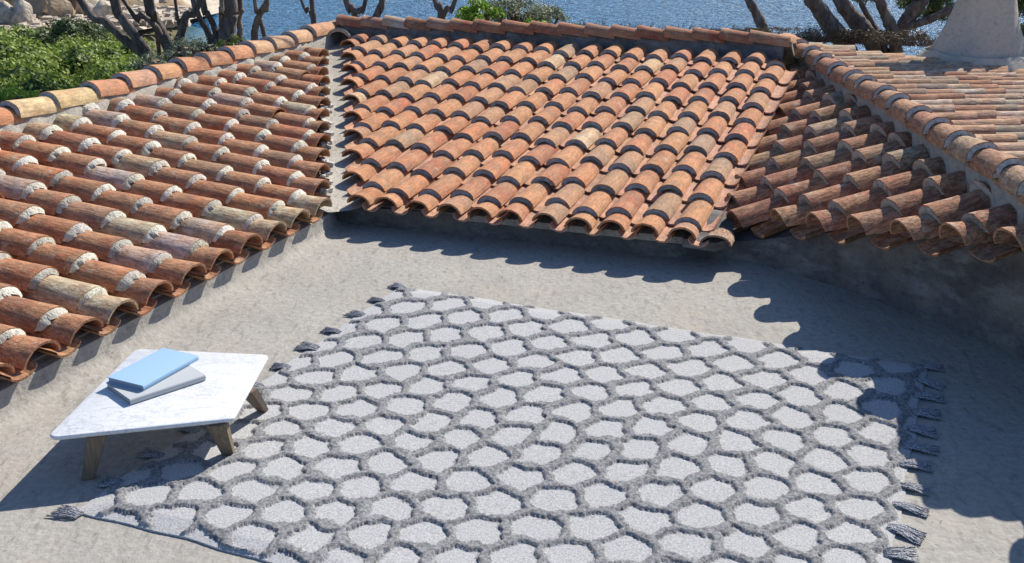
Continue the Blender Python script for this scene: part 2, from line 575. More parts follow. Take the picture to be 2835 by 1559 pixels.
lcap = [(5.6, 2.47), (6.75, 2.47), (7.64, 2.46), (9.0, 2.47), (10.5, 2.48), (11.75, 2.48), (13.1, 2.5), (14.35, 2.52), (15.55, 2.52), (16.75, 2.52), (18.0, 2.53), (19.2, 2.53),
        (20.5, 2.53), (21.9, 2.56), (24.1, 2.62)]
LP = [LL.P(-4.6, 2.47, .12), LL.P(-3.3, 2.47, .12), LL.P(-2.0, 2.47, .12), LL.P(-.8, 2.47, .12), LL.P(.5, 2.47, .12), LL.P(1.8, 2.47, .12), LL.P(3.1, 2.47, .12), LL.P(4.4, 2.47, .12)] + [LL.P(c, v, .12) for c, v in lcap]
OR = (.62, .27, .13)
CL = [OR] * 9 + [(.60, .25, .13), (.72, .55, .30), (.74, .60, .30), (.62, .26, .14), (.66, .34, .24), (.66, .34, .17), (.62, .26, .13), (.62, .27, .14), (.64, .28, .15), (.66, .40, .24), (.60, .42, .27), (.66, .42, .25), (.62, .30, .17)]
cap_row(left, LP, LEFT.N, .115, M_TILE_CLEAN, PAL_MID, M_MORT_GREY, .008, CL)
fillet('ridge_mortar', [p - LEFT.N * .12 for p in LP], LEFT, .125, .035, -.2, M_CEMENT, left, .016)
slab('back_slope', [LL.P(-5, 2.56, .0), LL.P(24.3, 2.7, .0), LL.P(24.3, 3.3, -.6), LL.P(-5, 3.2, -.6)], .05, M_CEMENT, left, LEFT)
# broken bits of mortar and tile lying in the valley
for k in range(90):
    f = random.uniform(.02, .95)
    c = 9.9 + f * 12; v = .16 + f * 2.2 - random.uniform(.0, .09)
    s = random.uniform(.012, .035)
    vs = [(random.uniform(.6, 1) * s * x, random.uniform(.6, 1) * s * y, random.uniform(.4, .8) * s * z) for x in (-1, 1) for y in (-1, 1) for z in (-1, 1)]
    me = mesh('mortar_lump', vs, [(0, 1, 3, 2), (4, 6, 7, 5), (0, 4, 5, 1), (2, 3, 7, 6), (0, 2, 6, 4), (1, 5, 7, 3)])
    link('mortar_lump', me, M_MORT_PALE if k % 3 else M_MORT_WHITE, left, LL.M(c, v + .02, -.12, random.uniform(0, 3)))
# open collar tile where the two ridges meet
me = cover_mesh('collar_tile', .34, .32, .14, 5, seg=12)
cp = MID.P(-8.95, 4.22, .04) - LEFT.P(4, 0)
jm = Matrix.Translation(cp) @ Matrix.Rotation(R(4), 4, 'Z') @ Matrix.Rotation(R(6), 4, 'X')
ct = link('collar_tile', me, M_TILE_CLEAN, left, jm); ct.color = (.60, .50, .36, 1)
cm_ = mortar_mesh('mortar_joint', .40, .165, .02, 77, .9); cm_.materials.append(M_CEMENT)
link('mortar_joint', cm_, None, ct, Matrix.Translation((0, .02, .026)))

# ------------------------------------------------------------------ right roof
PAL_R = [(4, (.50, .20, .12)), (4, (.50, .26, .155)), (2.5, (.44, .155, .10)), (1.6, (.42, .33, .22)), (.6, (.55, .52, .42))]
ORG = RIGHT.P(3, 0)
right = empty('tiled_roof', ORG)
tag(right, 'right roof slope of weathered brown barrel tiles with pale joints above the tall shaded wall', 'roof')
RL = local(RIGHT, ORG)
def right_vs(c):
    if c <= 1 and c >= 0: return -.2 + .2 * c
    return .0754 * c if c >= 0 else -.05 - .268 * c
def right_vt(c): return 1.60 - .119 * c if c < 8 else .0754 * c + .62
lay_tiles(right, RL, range(-9, 13), right_vs, right_vt, PAL_R, [(1, (.34, .14, .08)), (1, (.40, .2, .12))], M_TILE_OLD, M_MORT_PALE, .004,
          lambda c: .39 + random.uniform(-.07, .07), b=.122, mrough=.8, af=.325, pf=.30, low=.055, step=.066)
lp(RL, [(-.2, .18), (12.5, 1.20), (7.0, 1.0), (-11.0, 3.0), (-9.6, 2.55)], -.185, .05, 'roof_deck', M_CEMENT, right)
hipc = [(-10.9, 2.90), (-9.6, 2.73), (-8.02, 2.55), (-6.54, 2.37), (-5.0, 2.19), (-3.59, 2.04), (-2.58, 1.93), (-1.13, 1.77), (-.11, 1.65), (1.22, 1.49), (2.37, 1.35), (3.48, 1.22), (4.52, 1.10), (5.66, .97), (6.6, .85), (7.7, .72)]
HP = [RL.P(c, v, .13) for c, v in reversed(hipc)]
PAL_H = [(3, (.50, .26, .16)), (3, (.46, .20, .12)), (2, (.52, .36, .24))]
cap_row(right, HP, RIGHT.N, .105, M_TILE, PAL_H, M_MORT_PALE, .008)
fillet('ridge_mortar', [p - RIGHT.N * .13 for p in HP], RIGHT, .085, .04, -.16, M_PLASTER, right)

me = cover_mesh('corner_tile', .26, .16, .075, 61); me.materials.append(M_TILE_OLD)
cm4 = MID.M(11.93, .03, -.045); cm4.translation = cm4.translation - RIGHT.P(3, 0)
link('corner_tile', me, None, right, cm4).color = (.20, .20, .21, 1)
slab('corner_light_block', [p - RIGHT.P(3, 0) for p in (MID.P(11.0, .05, -.105), MID.P(11.9, .05, -.115), MID.P(12.3, .16, -.12), MID.P(12.0, .6, -.12), MID.P(11.0, .6, -.105))], .06, M_WALL, right)  # hidden slab added to close the gap where sunlight leaked onto the floor
# cement gutters in the two valleys
def gutter(parent, origin, A, ca, B, cb, na, nb):
    n = 14; vs, fs = [], []
    for i in range(n + 1):
        f = i / n
        a_ = A.P(ca[0][0] + (ca[1][0] - ca[0][0]) * f, ca[0][1] + (ca[1][1] - ca[0][1]) * f, na)
        b_ = B.P(cb[0][0] + (cb[1][0] - cb[0][0]) * f, cb[0][1] + (cb[1][1] - cb[0][1]) * f, nb)
        for k in range(4):
            g_ = k / 3
            vs.append(a_.lerp(b_, g_) - origin - Vector((0, 0, .02 * math.sin(g_ * math.pi) + random.uniform(-.004, .004))))
    for i in range(n):
        for k in range(3):
            q = i * 4 + k
            fs.append((q, q + 1, q + 5, q + 4))
    link('valley_gutter', mesh('valley_gutter', vs, fs, True), M_CEMENT, parent)
gutter(left, LEFT.P(4, 0), LEFT, [(9.0, .08), (24.5, 2.75)], MID, [(1.2, .06), (-8.6, 4.75)], -.135, -.118)
gutter(right, RIGHT.P(3, 0), MID, [(11.15, .10), (10.55, 4.6)], RIGHT, [(-.2, .08), (-9.6, 2.6)], -.12, -.15)

# ------------------------------------------------------------------ far right roof
ORG_R = RIGHT.P(3, 0)
H = [p + ORG_R for p in HP]                     # world, near -> far
Hn, Hf = H[0] - V(0, 0, .10), H[-1] - V(0, 0, .10)
Dn = Vector((.985, -.17, -.104)).normalized()
Uh = (Hf - Hn).normalized()
FR = Roof((0, 0, 0), 0, 0, 0, .30, .34)
FR.V = -Dn
FR.N = (Dn.cross(Uh)).normalized()
if FR.N.z < 0: FR.N = -FR.N
FR.U = FR.V.cross(FR.N).normalized()            # across the columns, towards the viewer or away
SPAN = (Hf - Hn).length
FR.O = Vector(Hf)
sgn = 1 if FR.U.dot(Hn - Hf) > 0 else -1
width = abs(FR.U.dot(Hn - Hf))
far = empty('tiled_roof', Hf)
tag(far, 'pale pinkish roof slope behind the right hip, sloping away towards the white chimney', 'roof')
FL = local(FR, Hf)
ncol = int(width / FR.w)
def hip_v(c):                                   # v of the hip for column c
    k = (c * FR.w * sgn) / width if width else 0
    return (Hn - Hf).dot(FR.V) * k
PAL_F = [(3, (.62, .36, .24)), (3, (.68, .50, .37)), (2.4, (.46, .19, .11)), (1.8, (.66, .57, .46)), (.9, (.34, .31, .25))]
LENF = 3.3
def far_vs(c): return hip_v(c) - LENF
lay_tiles(far, FL, [sgn * k for k in range(-1, ncol + 1)], far_vs, lambda c: hip_v(c) - .08, PAL_F, PAL_F, M_TILE, M_MORT_WHITE, .010, b=.115, mrough=.5,
          wob=.012, af=.37, pf=.26, low=.03, step=.055)
c0, c1 = -3 * sgn, sgn * (ncol + 1)
slab('roof_deck', [FL.P(c0, hip_v(c0) - .05, -.15), FL.P(c1, hip_v(c1) - .05, -.15), FL.P(c1, hip_v(c1) - LENF, -.15), FL.P(c0, hip_v(c0) - LENF, -.15)],
     .06, M_CEMENT, far, FL)
# verge: wavy row of light tiles along the far edge
for row, (dc, dnn) in enumerate(((-1.6, .02), (-2.2, -.02))):
    v = -.1
    while v > -LENF:
        L = random.uniform(.26, .4)
        me = cover_mesh('verge_tile', .50, L, .17, random.randint(0, 999), seg=8); me.materials.append(M_TILE)
        t = link('verge_tile', me, None, far, FL.M(dc * sgn + random.uniform(-.1, .1), v - L, dnn + random.uniform(-.015, .015), random.uniform(-.08, .08)))
        t.color = (*pick([(2, (.70, .44, .27)), (2, (.66, .50, .34)), (1, (.60, .32, .18))]), 1)
        v -= L
# corner piece between middle ridge and hip
a = MP[-1] + MID.P(5, 0); b_ = H[-1]
cj = [a - MID.U * .12 - MID.N * .01, (a + b_) * .5 + Vector((0, 0, .0)), b_]
cap_row(far, [p - Hf for p in reversed(cj)], Vector((0, 0, 1)), .11, M_TILE_CLEAN, [(1, (.58, .27, .16))], M_MORT_PALE, .006)

# ------------------------------------------------------------------ chimney
def chimney():
    base = at_z(2488, 190, 0.0)
    d = ray(2461, 150)
    o = FR.O
    t = (o - EYE).dot(FR.N) / d.dot(FR.N)
    p = EYE + d * t
    root = empty('chimney', p)
    tag(root, 'tall smooth whitewashed chimney flaring at its foot on the far right roof', 'chimney')
    dist = (p - EYE).length
    k = dist / FPX
    prof = [(-70, 168), (-40, 146), (-15, 131), (8, 119), (28, 109), (50, 98), (73, 87), (104, 76), (150, 64), (220, 58), (330, 55)]
    hs = k
    vs, fs = [], []
    S = 40
    for h, r_ in prof:
        for j in range(S):
            q = 2 * math.pi * j / S
            cx = -(r_ - 66) * .05 * k
            # superellipse-ish plan
            cq, sq = math.cos(q), math.sin(q)
            e = 1.0
            vs.append((cx + r_ * k * cq * e * .93, r_ * k * sq * e * .93, h * hs))
    for i in range(len(prof) - 1):
        for j in range(S):
            a = i * S + j; b2 = i * S + (j + 1) % S
            fs.append((a, b2, b2 + S, a + S))
    fs.append(tuple(range((len(prof) - 1) * S, len(prof) * S)))
    link('shaft', mesh('shaft', vs, fs, True, 40), M_CHIM, root)
    # rough mortar apron where the shaft meets the tiles
    r3 = random.Random(9); vs, fs = [], []; S2 = 28
    for j in range(S2):
        q = 2 * math.pi * j / S2
        for rr, zz in ((112, 22), (126, 4), (142, -18), (158, -50)):
            rr = rr * (1 + r3.uniform(-.05, .10)); vs.append((rr * k * math.cos(q), rr * k * math.sin(q), zz * k + r3.uniform(-.008, .008)))
    for j in range(S2):
        for i in range(3):
            a = j * 4 + i; b2 = ((j + 1) % S2) * 4 + i
            fs.append((a, a + 1, b2 + 1, b2))
    link('mortar_apron', mesh('mortar_apron', vs, fs, True), M_CHIM, root)
    zt = 330 * k
    # cap slab on four stubs
    r0 = 55 * k
    for sx in (-1, 1):
        for sy in (-1, 1):
            box('cap_post', (sx * r0 * .7, sy * r0 * .7, zt + .07), (.05, .05, .14), M_CHIM, root)
    box('cap_slab', (0, 0, zt + .165), (r0 * 2.3, r0 * 2.3, .05), M_CHIM, root, .012)

def box(name, c, s, mat, parent=None, bev=0.0, mw=None):
    import bmesh
    bm = bmesh.new()
    bmesh.ops.create_cube(bm, size=1)
    bmesh.ops.scale(bm, vec=s, verts=bm.verts)
    if bev:
        bmesh.ops.bevel(bm, geom=bm.edges[:], offset=bev, segments=2, affect='EDGES', profile=.6)
    bmesh.ops.translate(bm, vec=c, verts=bm.verts)
    me = bpy.data.meshes.new(name); bm.to_mesh(me); bm.free()
    if bev:
        me.polygons.foreach_set('use_smooth', [True] * len(me.polygons)); me.set_sharp_from_angle(angle=R(35))
    o = link(name, me, mat, parent)
    if mw is not None: o.matrix_local = mw
    return o
chimney()

# ------------------------------------------------------------------ rug
RA, RB, RC = at_z(1005, 722), at_z(2330, 925), at_z(200, 1290)
rx = (RB - RA).normalized(); ry = (RC - RA); ry = (ry - rx * ry.dot(rx)).normalized()
RLX, RLY = 3.245, 2.934
def build_rug():
    step = .0072
    nx, ny = int(RLX / step) + 1, int(RLY / step) + 1
    X = np.linspace(0, RLX, nx); Y = np.linspace(0, RLY, ny)
    gx, gy = np.meshgrid(X, Y, indexing='ij')
    # cell centres
    cs = []
    hs_ = [-.34]
    while hs_[-1] < 3.3:
        yy = hs_[-1]
        hs_.append(yy + .5 * np.interp(yy, [.3, 1.1, 1.8, 2.7], [.285, .242, .228, .208]))
    for i in range(-1, 18):
        for k in range(len(hs_)):
            if k % 2 == i % 2:
                cs.append((.030 + .2035 * i + rng.uniform(-.018, .018), hs_[k] + rng.uniform(-.017, .017)))
    cs = np.array(cs)
    wx = gx + .013 * np.sin(gy * 23 + 1.3 * np.sin(gx * 17)) + .006 * np.sin(gx * 61 + gy * 47)
    wy = gy + .013 * np.sin(gx * 27 + 1.7 * np.sin(gy * 19)) + .006 * np.sin(gy * 57 - gx * 43)
    d1 = np.full(gx.shape, 9.0); d2 = np.full(gx.shape, 9.0)
    for cx, cy in cs:
        d = np.sqrt(((wx - cx) * 1.06) ** 2 + ((wy - cy) * 1.02) ** 2)
        nd1 = np.minimum(d, d1)
        d2 = np.minimum(d2, np.maximum(d, d1))
        d1 = nd1
    e = (d2 - d1) * .5
    e += rng.normal(0, .0022, e.shape)
    wid = .0225
    pile = np.clip((wid - e) / .0035, 0, 1)
    bord = np.minimum(np.minimum(gx, RLX - gx), np.minimum(gy, RLY - gy))
    pile *= np.clip((bord - .012) / .01, 0, 1)
    tuft = rng.uniform(-1, 1, e.shape)
    z = .006 + pile * (.0115 + .0026 * tuft) + (1 - pile) * (.0008 * np.sin((gy * np.cos(.0) ) * 2 * np.pi / .0145) + .0008 * tuft)
    # gentle waves of the cloth
    z += .010 * (np.sin(gx * 2.1 + .6) * np.sin(gy * 2.6 + 1.1) + 1) * np.clip(bord / .1, 0, 1)
    ox = rng.uniform(-.0012, .0012, e.shape) * 1.0
    edge_x = .006 * np.sin(gy * 9) + .004 * np.sin(gy * 23); edge_y = .006 * np.sin(gx * 7 + 1) + .004 * np.sin(gx * 19)
    P = np.zeros((nx, ny, 3))
    P[..., 0] = gx + ox + edge_x; P[..., 1] = gy + ox + edge_y; P[..., 2] = z
    base = np.array(RA)
    W = base + P[..., :1] * np.array(rx) + P[..., 1:2] * np.array(ry) + P[..., 2:] * np.array((0, 0, 1.0))
    W = W - base
    co = W.reshape(-1, 3)
    idx = np.arange(nx * ny).reshape(nx, ny)
    q = np.stack([idx[:-1, :-1], idx[:-1, 1:], idx[1:, 1:], idx[1:, :-1]], -1).reshape(-1, 4)
    # skirt
    ring = np.concatenate([idx[:, 0], idx[-1, 1:], idx[-2::-1, -1], idx[0, -2:0:-1]])
    low = co[ring].copy(); low[:, 2] = .001
    n0 = len(co)
    co = np.concatenate([co, low])
    k = np.arange(len(ring)); kn = np.roll(k, -1)
    sk = np.stack([ring[k], ring[kn], n0 + kn, n0 + k], -1)
    q = np.concatenate([q, sk])
    me = bpy.data.meshes.new('rug_weave')
    me.vertices.add(len(co)); me.vertices.foreach_set('co', co.ravel())
    me.loops.add(len(q) * 4); me.loops.foreach_set('vertex_index', q.ravel().astype(np.int32))
    me.polygons.add(len(q)); me.polygons.foreach_set('loop_start', (np.arange(len(q)) * 4).astype(np.int32))
    at = me.attributes.new('pile', 'FLOAT', 'POINT')
    pv = np.concatenate([pile.ravel(), np.zeros(len(ring))]).astype(np.float32)
    cm0 = np.clip((wid + .009 + rng.normal(0, .005, e.shape) - e) / .011, 0, 1) * np.clip((bord - .012) / .01, 0, 1)
    pv = np.concatenate([cm0.ravel(), np.zeros(len(ring))]).astype(np.float32)
    at.data.foreach_set('value', pv)
    # dark line round each cell: shadow at the pile's foot, painted in
    at2 = me.attributes.new('edge_shade', 'FLOAT', 'POINT')
    dark = np.exp(-((e - wid) / .0040) ** 2) * (bord > .03)
    yv = np.concatenate([dark.ravel(), np.zeros(len(ring))]).astype(np.float32)
    at2.data.foreach_set('value', yv)
    me.update(calc_edges=True); me.validate()
    me.polygons.foreach_set('use_smooth', [True] * len(me.polygons))
    return me
def mat_rug():
    t = NT('rug_wool', .95, .1)
    v = t.coord()
    pa = t.n('ShaderNodeAttribute', attribute_name='pile')
    ya = t.n('ShaderNodeAttribute', attribute_name='edge_shade')
    fine = t.noise(v, 120, 3, .8)
    fine2 = t.noise(v, 60, 3, .8)
    cell = t.mix(t.ramp(fine, [(.36, g(0)), (.6, g(1))]), (.27, .27, .272), (.49, .487, .487))
    net = t.mix(t.ramp(fine2, [(.38, g(0)), (.62, g(1))]), (.11, .11, .115), (.30, .30, .305))
    c = t.mix(pa.outputs['Fac'], cell, net)
    dk = t.mix(1.0, ya.outputs['Fac'], t.ramp(fine2, [(.3, g(.8)), (.65, g(.25))]), 'MULTIPLY')
    c = t.mix(dk, c, (.06, .06, .07))  # shadow line along the cell edges, put into the wool colour
    t.b.inputs['Sheen Weight'].default_value = .15
    return t.out(c, t.bump(fine, .6, .004))
M_RUG = mat_rug()
rug = empty('rug', RA)
tag(rug, 'large pale grey woven rug with a raised honeycomb pattern and dark tassels on two edges', 'rug')
link('rug_weave', build_rug(), M_RUG, rug)
tz = NT('tassel_yarn', .9, .15)
c_ = tz.mix(tz.ramp(tz.noise(tz.coord((1, 1, 1)), 160, 2), [(.4, g(0)), (.6, g(1))]), (.12, .125, .14), (.46, .46, .48))
M_TAS = tz.out(c_)

def tube_into(vs, fs, pts, rad, seg=5):
    """tapered tube through pts into lists"""
    P = [Vector(p) for p in pts]
    base = len(vs)
    up = Vector((.3, .2, 1)).normalized()
    for i, p in enumerate(P):
        d = (P[min(i + 1, len(P) - 1)] - P[max(i - 1, 0)]).normalized()
        x = d.cross(up)
        if x.length < .1: x = d.cross(Vector((1, 0, 0)))
        x.normalize(); y = d.cross(x).normalized()
        r_ = rad[i] if isinstance(rad, (list, tuple)) else rad
        for j in range(seg):
            q = 2 * math.pi * j / seg
            vs.append(p + x * (r_ * math.cos(q)) + y * (r_ * math.sin(q)))
    for i in range(len(P) - 1):
        for j in range(seg):
            a = base + i * seg + j; b2 = base + i * seg + (j + 1) % seg
            fs.append((a, b2, b2 + seg, a + seg))
    fs.append(tuple(reversed(range(base, base + seg))))
    n = base + (len(P) - 1) * seg
    fs.append(tuple(range(n, n + seg)))

def tassel_mesh(seed):
    r = random.Random(seed)
    vs, fs = [], []
    L = .125
    bend = r.uniform(-.35, .35)
    for k in range(26):
        o = r.uniform(-1, 1)
        pts = []
        for i in range(6):
            f = i / 5
            spread = .024 + .030 * f
            pts.append((o * spread + bend * .05 * f * f + r.uniform(-.003, .003), -.02 + (L + .02) * f * r.uniform(.96, 1.0),
                        .010 + .016 * math.sin(min(1, f * 1.35) * math.pi) * (1 - abs(o) * .4) + r.uniform(-.004, .006)))
        pts = [(x, y, max(.004, z)) for x, y, z in pts]
        tube_into(vs, fs, pts, [.003, .0035, .004, .004, .0035, .002], 4)
    return mesh('tassel', vs, fs, True)
TM = [tassel_mesh(s) for s in range(5)]
for m in TM: m.materials.append(M_TAS)
def put_tassels(x, sign, ys):
    for y in ys:
        yy = y + random.uniform(-.012, .012)
        xa = ry * sign; 
        m = Matrix((Vector((-rx.y * 0, 0, 0)) + (ry * (-sign)), rx * sign, Vector((0, 0, 1)))).transposed().to_4x4()
        m.translation = rx * x + ry * yy
        link('tassel', random.choice(TM), None, rug, m @ Matrix.Rotation(random.uniform(-.25, .25), 4, 'Z') @ Matrix.Diagonal((random.uniform(.7, 1.1), random.uniform(.8, 1.0) * (.95 if sign < 0 else 1.15), .8, 1)))
put_tassels(.035, -1, [.02 + .2665 * k for k in range(12) if .02 + .2665 * k < RLY + .02])
put_tassels(RLX - .02, 1, [.03 + .19 * k for k in range(16) if .03 + .19 * k < RLY])

# ------------------------------------------------------------------ table
def mat_marble():
    t = NT('white_marble', .28, .5)
    v = t.coord((1, 2.2, 1))
    w1 = t.noise(v, 3.2, 6, .65)
    vein = t.ramp(w1, [(.48, g(0)), (.50, g(1)), (.52, g(0))])
    w2 = t.noise(t.coord((1.2, .8, 1)), 8.5, 6, .7)
    vein2 = t.ramp(w2, [(.485, g(0)), (.5, g(1)), (.515, g(0))])
    c = t.mix(t.mix(1.0, vein, (.55, .55, .55), 'MULTIPLY'), (.68, .685, .69), (.36, .38, .41))
    c = t.mix(t.mix(1.0, vein2, (.5, .5, .5), 'MULTIPLY'), c, (.34, .36, .39))
    cl = t.noise(v, 2.0, 4)
    c = t.mix(t.ramp(cl, [(.45, g(0)), (.75, g(.3))]), c, (.56, .57, .59))
    return t.out(c)
def mat_wood():
    t = NT('brown_wood', .6, .3)
    v = t.coord((14, 14, 1.6))
    a = t.noise(v, 6, 5, .6)
    c = t.ramp(a, [(.3, (.12, .09, .062)), (.55, (.19, .145, .10)), (.75, (.27, .21, .15))])
    return t.out(c, t.bump(a, .2, .003))
M_MARBLE, M_WOOD = mat_marble(), mat_wood()
def rounded(poly, rad, seg=7):
    out = []
    n = len(poly)
    for i in range(n):
        p, a, b2 = poly[i], poly[i - 1], poly[(i + 1) % n]
        da, db = (a - p).normalized(), (b2 - p).normalized()
        ang = da.angle(db); cut = rad / math.tan(ang / 2)
        s, e_ = p + da * cut, p + db * cut
        cen = p + (da + db).normalized() * (rad / math.sin(ang / 2))
        for k in range(seg + 1):
            f = k / seg
            v = (s - cen).lerp(e_ - cen, f).normalized() * rad
            out.append(cen + v)
    return out
def build_table():
    ht = .24; th = .022
    top = [at_z(341, 876, ht), at_z(677, 891, ht), at_z(588, 1052, ht), at_z(114, 1101, ht)]
    cen = sum(top, Vector()) / 4; cen.z = 0
    root = empty('coffee_table', cen)
    tag(root, 'low table with a white marble top with rounded corners and splayed brown wooden legs', 'table')
    poly = rounded([Vector((p.x - cen.x, p.y - cen.y, 0)) for p in top], .035)
    cc = sum(poly, Vector()) / len(poly)
    def lay(z, ins): return [Vector((p.x, p.y, z)) - (p - cc).normalized() * ins for p in poly]
    rings = [lay(ht - th + .0, .010), lay(ht - th + .003, .004), lay(ht - th + .008, 0), lay(ht - .007, 0), lay(ht - .002, .003), lay(ht, .009)]
    vs = [v for r_ in rings for v in r_]; n = len(poly); fs = []
    for i in range(len(rings) - 1):
        for j in range(n):
            a = i * n + j; b2 = i * n + (j + 1) % n
            fs.append((a, a + n, b2 + n, b2))
    fs.append(tuple(reversed(range((len(rings) - 1) * n, len(rings) * n)))); fs.append(tuple(range(n)))
    me = mesh('table_top', vs, fs, True, 50)
    import bmesh
    bm = bmesh.new(); bm.from_mesh(me); bmesh.ops.recalc_face_normals(bm, faces=bm.faces); bm.to_mesh(me); bm.free()
    link('table_top', me, M_MARBLE, root)
    # legs: (top centre px, foot centre)
    def leg(topc, foot, wt, wb, yaw):
        a = Matrix.Rotation(yaw, 3, 'Z')
        vs = []
        for c, w in ((foot, wb), (topc, wt)):
            for sx, sy in ((-1, -1), (1, -1), (1, 1), (-1, 1)):
                vs.append(c + a @ Vector((sx * w * .5, sy * w * .36, 0)) - cen)
        fs = [(3, 2, 1, 0), (4, 5, 6, 7)] + [(i, (i + 1) % 4, (i + 1) % 4 + 4, i + 4) for i in range(4)]
        me = mesh('leg', vs, fs)
        import bmesh
        bm = bmesh.new(); bm.from_mesh(me)
        bmesh.ops.bevel(bm, geom=bm.edges[:], offset=.004, segments=2, affect='EDGES')
        bm.to_mesh(me); bm.free()
        link('leg', me, M_WOOD, root)
    zt = ht - th
    leg(at_z(538, 1078, zt) + V(0.0, .06, 0), at_z(577, 1146, .014), .088, .052, .0)
    leg(at_z(622, 985, zt) + V(-.01, .03, 0), at_z(662, 1032, .014), .085, .050, -.35)
    leg(at_z(232, 1108, zt) + V(.0, .07, 0), at_z(222, 1203, 0), .085, .058, .25)
    leg(at_z(375, 925, zt), at_z(352, 960, 0) + V(0, .05, 0), .085, .052, .0)
    return root
build_table()

# ------------------------------------------------------------------ books
def cloth(name, col):
    t = NT(name, .7, .25)
    v = t.coord()
    c = t.mix(t.ramp(t.noise(v, 300, 2), [(.4, g(0)), (.6, g(1))]), tuple(x * .93 for x in col), col)
    return t.out(c, t.bump(t.noise(v, 400, 2), .3, .001))
M_BLUE = cloth('blue_cloth', (.29, .45, .64))
M_GREYB = cloth('grey_cloth', (.46, .48, .49))
M_PAGES = cloth('page_edges', (.30, .36, .44))
M_PAGES2 = cloth('page_edges_grey', (.36, .38, .40))
def book(c4, z0, th, mat, pages, label):
    """c4: four top corners px (spine side first two) at height z0+th"""
    P = [at_z(x, y, z0 + th) for x, y in c4]
    cen = (P[0] + P[1] + P[2] + P[3]) / 4
    xa = (P[1] - P[0]).normalized(); L = ((P[1] - P[0]).length + (P[2] - P[3]).length) / 2
    ya = Vector((0, 0, 1)).cross(xa)
    W = abs((P[3] - P[0]).dot(ya) + (P[2] - P[1]).dot(ya)) / 2
    root = empty('book', Vector((cen.x, cen.y, z0)))
    m = Matrix((xa, ya, Vector((0, 0, 1)))).transposed().to_4x4()
    m.translation = root.location
    root.matrix_world = m
    tag(root, label, 'book')
    ct = .0032
    # spine on the -y side (towards the viewer); rounded
    vs, fs = [], []
    outer = [(-W / 2 + .004, 0)] ; prof = []
    prof_o = [(W / 2, th), (W / 2, th - ct), (-W / 2 + .012, th - ct)]
    # C-shaped cover profile in (y,z)
    seg = 6
    out_ = [(W / 2, 0)] + [(-W / 2 + .006 - .006 * math.sin(math.pi * k / seg), th * .5 - th * .5 * math.cos(math.pi * k / seg)) for k in range(seg + 1)] + [(W / 2, th)]
    in_ = [(W / 2, th - ct), (-W / 2 + .008, th - ct), (-W / 2 + .006, th * .5), (-W / 2 + .008, ct), (W / 2, ct)]
    loop = out_ + in_
    n = len(loop)
    for x in (-L / 2, L / 2):
        for y, z in loop: vs.append((x, y, z))
    for i in range(n):
        fs.append((i, (i + 1) % n, (i + 1) % n + n, i + n))
    no = len(out_)
    # end caps as quads strips
    for s in (0, n):
        a = [s + i for i in range(n)]
        f = [(a[0], a[n - 1], a[n - 2], a[1]), (a[no - 1], a[no - 2], a[no + 1], a[no])]
        f.append(tuple([a[i] for i in range(1, no - 1)] + [a[no + 1], a[no + 2], a[no + 3]]))
        fs += f
    me = mesh('cover', vs, fs, True, 35)
    import bmesh
    bm = bmesh.new(); bm.from_mesh(me); bmesh.ops.recalc_face_normals(bm, faces=bm.faces); bm.to_mesh(me); bm.free()
    link('cover', me, mat, root)
    box('pages', (0, .003, th / 2), (L - .008, W - .014, th - 2 * ct - .0004), pages, root)
book([(319, 1008), (509, 946), (458, 900), (277, 961)], .2405, .030, M_GREYB, M_PAGES2, 'grey hardback book lying on the marble table under the blue book')
book([(355, 974), (494, 897), (416, 872), (275, 945)], .271, .027, M_BLUE, M_PAGES, 'light blue hardback book lying on top of the grey book')

# ------------------------------------------------------------------ sea and land
SEA = -5.0
def mat_sea():
    t = NT('sea_water', .22, .28)
    t.b.inputs['IOR'].default_value = 1.33
    v = t.coord()
    a = t.noise(v, .03, 3)
    c = t.mix(t.ramp(a, [(.4, g(0)), (.6, g(1))]), (.022, .14, .31), (.03, .17, .36))
    # pale shallows over sand near the shore on the left
    gx = t.n('ShaderNodeSeparateXYZ'); t.l(t.coord(), gx.inputs[0])
    n = t.bump(t.noise(t.coord((1, 1.9, 1)), 0.9, 3, .6), 1.0, 1.6)
    n = t.bump(t.noise(t.coord((1, 1.6, 1)), 3.2, 3, .6), 1.0, .4, n)
    return t.out(c, n)
sea = link('sea', mesh('sea', [(-900, 20, SEA), (900, 20, SEA), (900, 1500, SEA), (-900, 1500, SEA)], [(0, 1, 2, 3)]), mat_sea())
tag(sea, kind='structure')
sh = NT('shallow_water', .15, .5); sh.b.inputs['IOR'].default_value = 1.33
shn = sh.bump(sh.noise(sh.coord((1, 1.6, 1)), 1.6, 3), .7, .25)
shc = sh.ramp(sh.noise(sh.coord(), .22, 3), [(.4, (.20, .24, .20)), (.6, (.10, .20, .24))])
M_SHAL = sh.out(shc, shn)
cove = [at_z(x, y, SEA + .01) for x, y in ((360, 40), (440, 52), (560, 88), (548, 130), (470, 190), (380, 190), (330, 130))]
tag(link('shallow_water', mesh('shallow_water', cove, [tuple(reversed(range(len(cove))))]), M_SHAL), kind='structure')

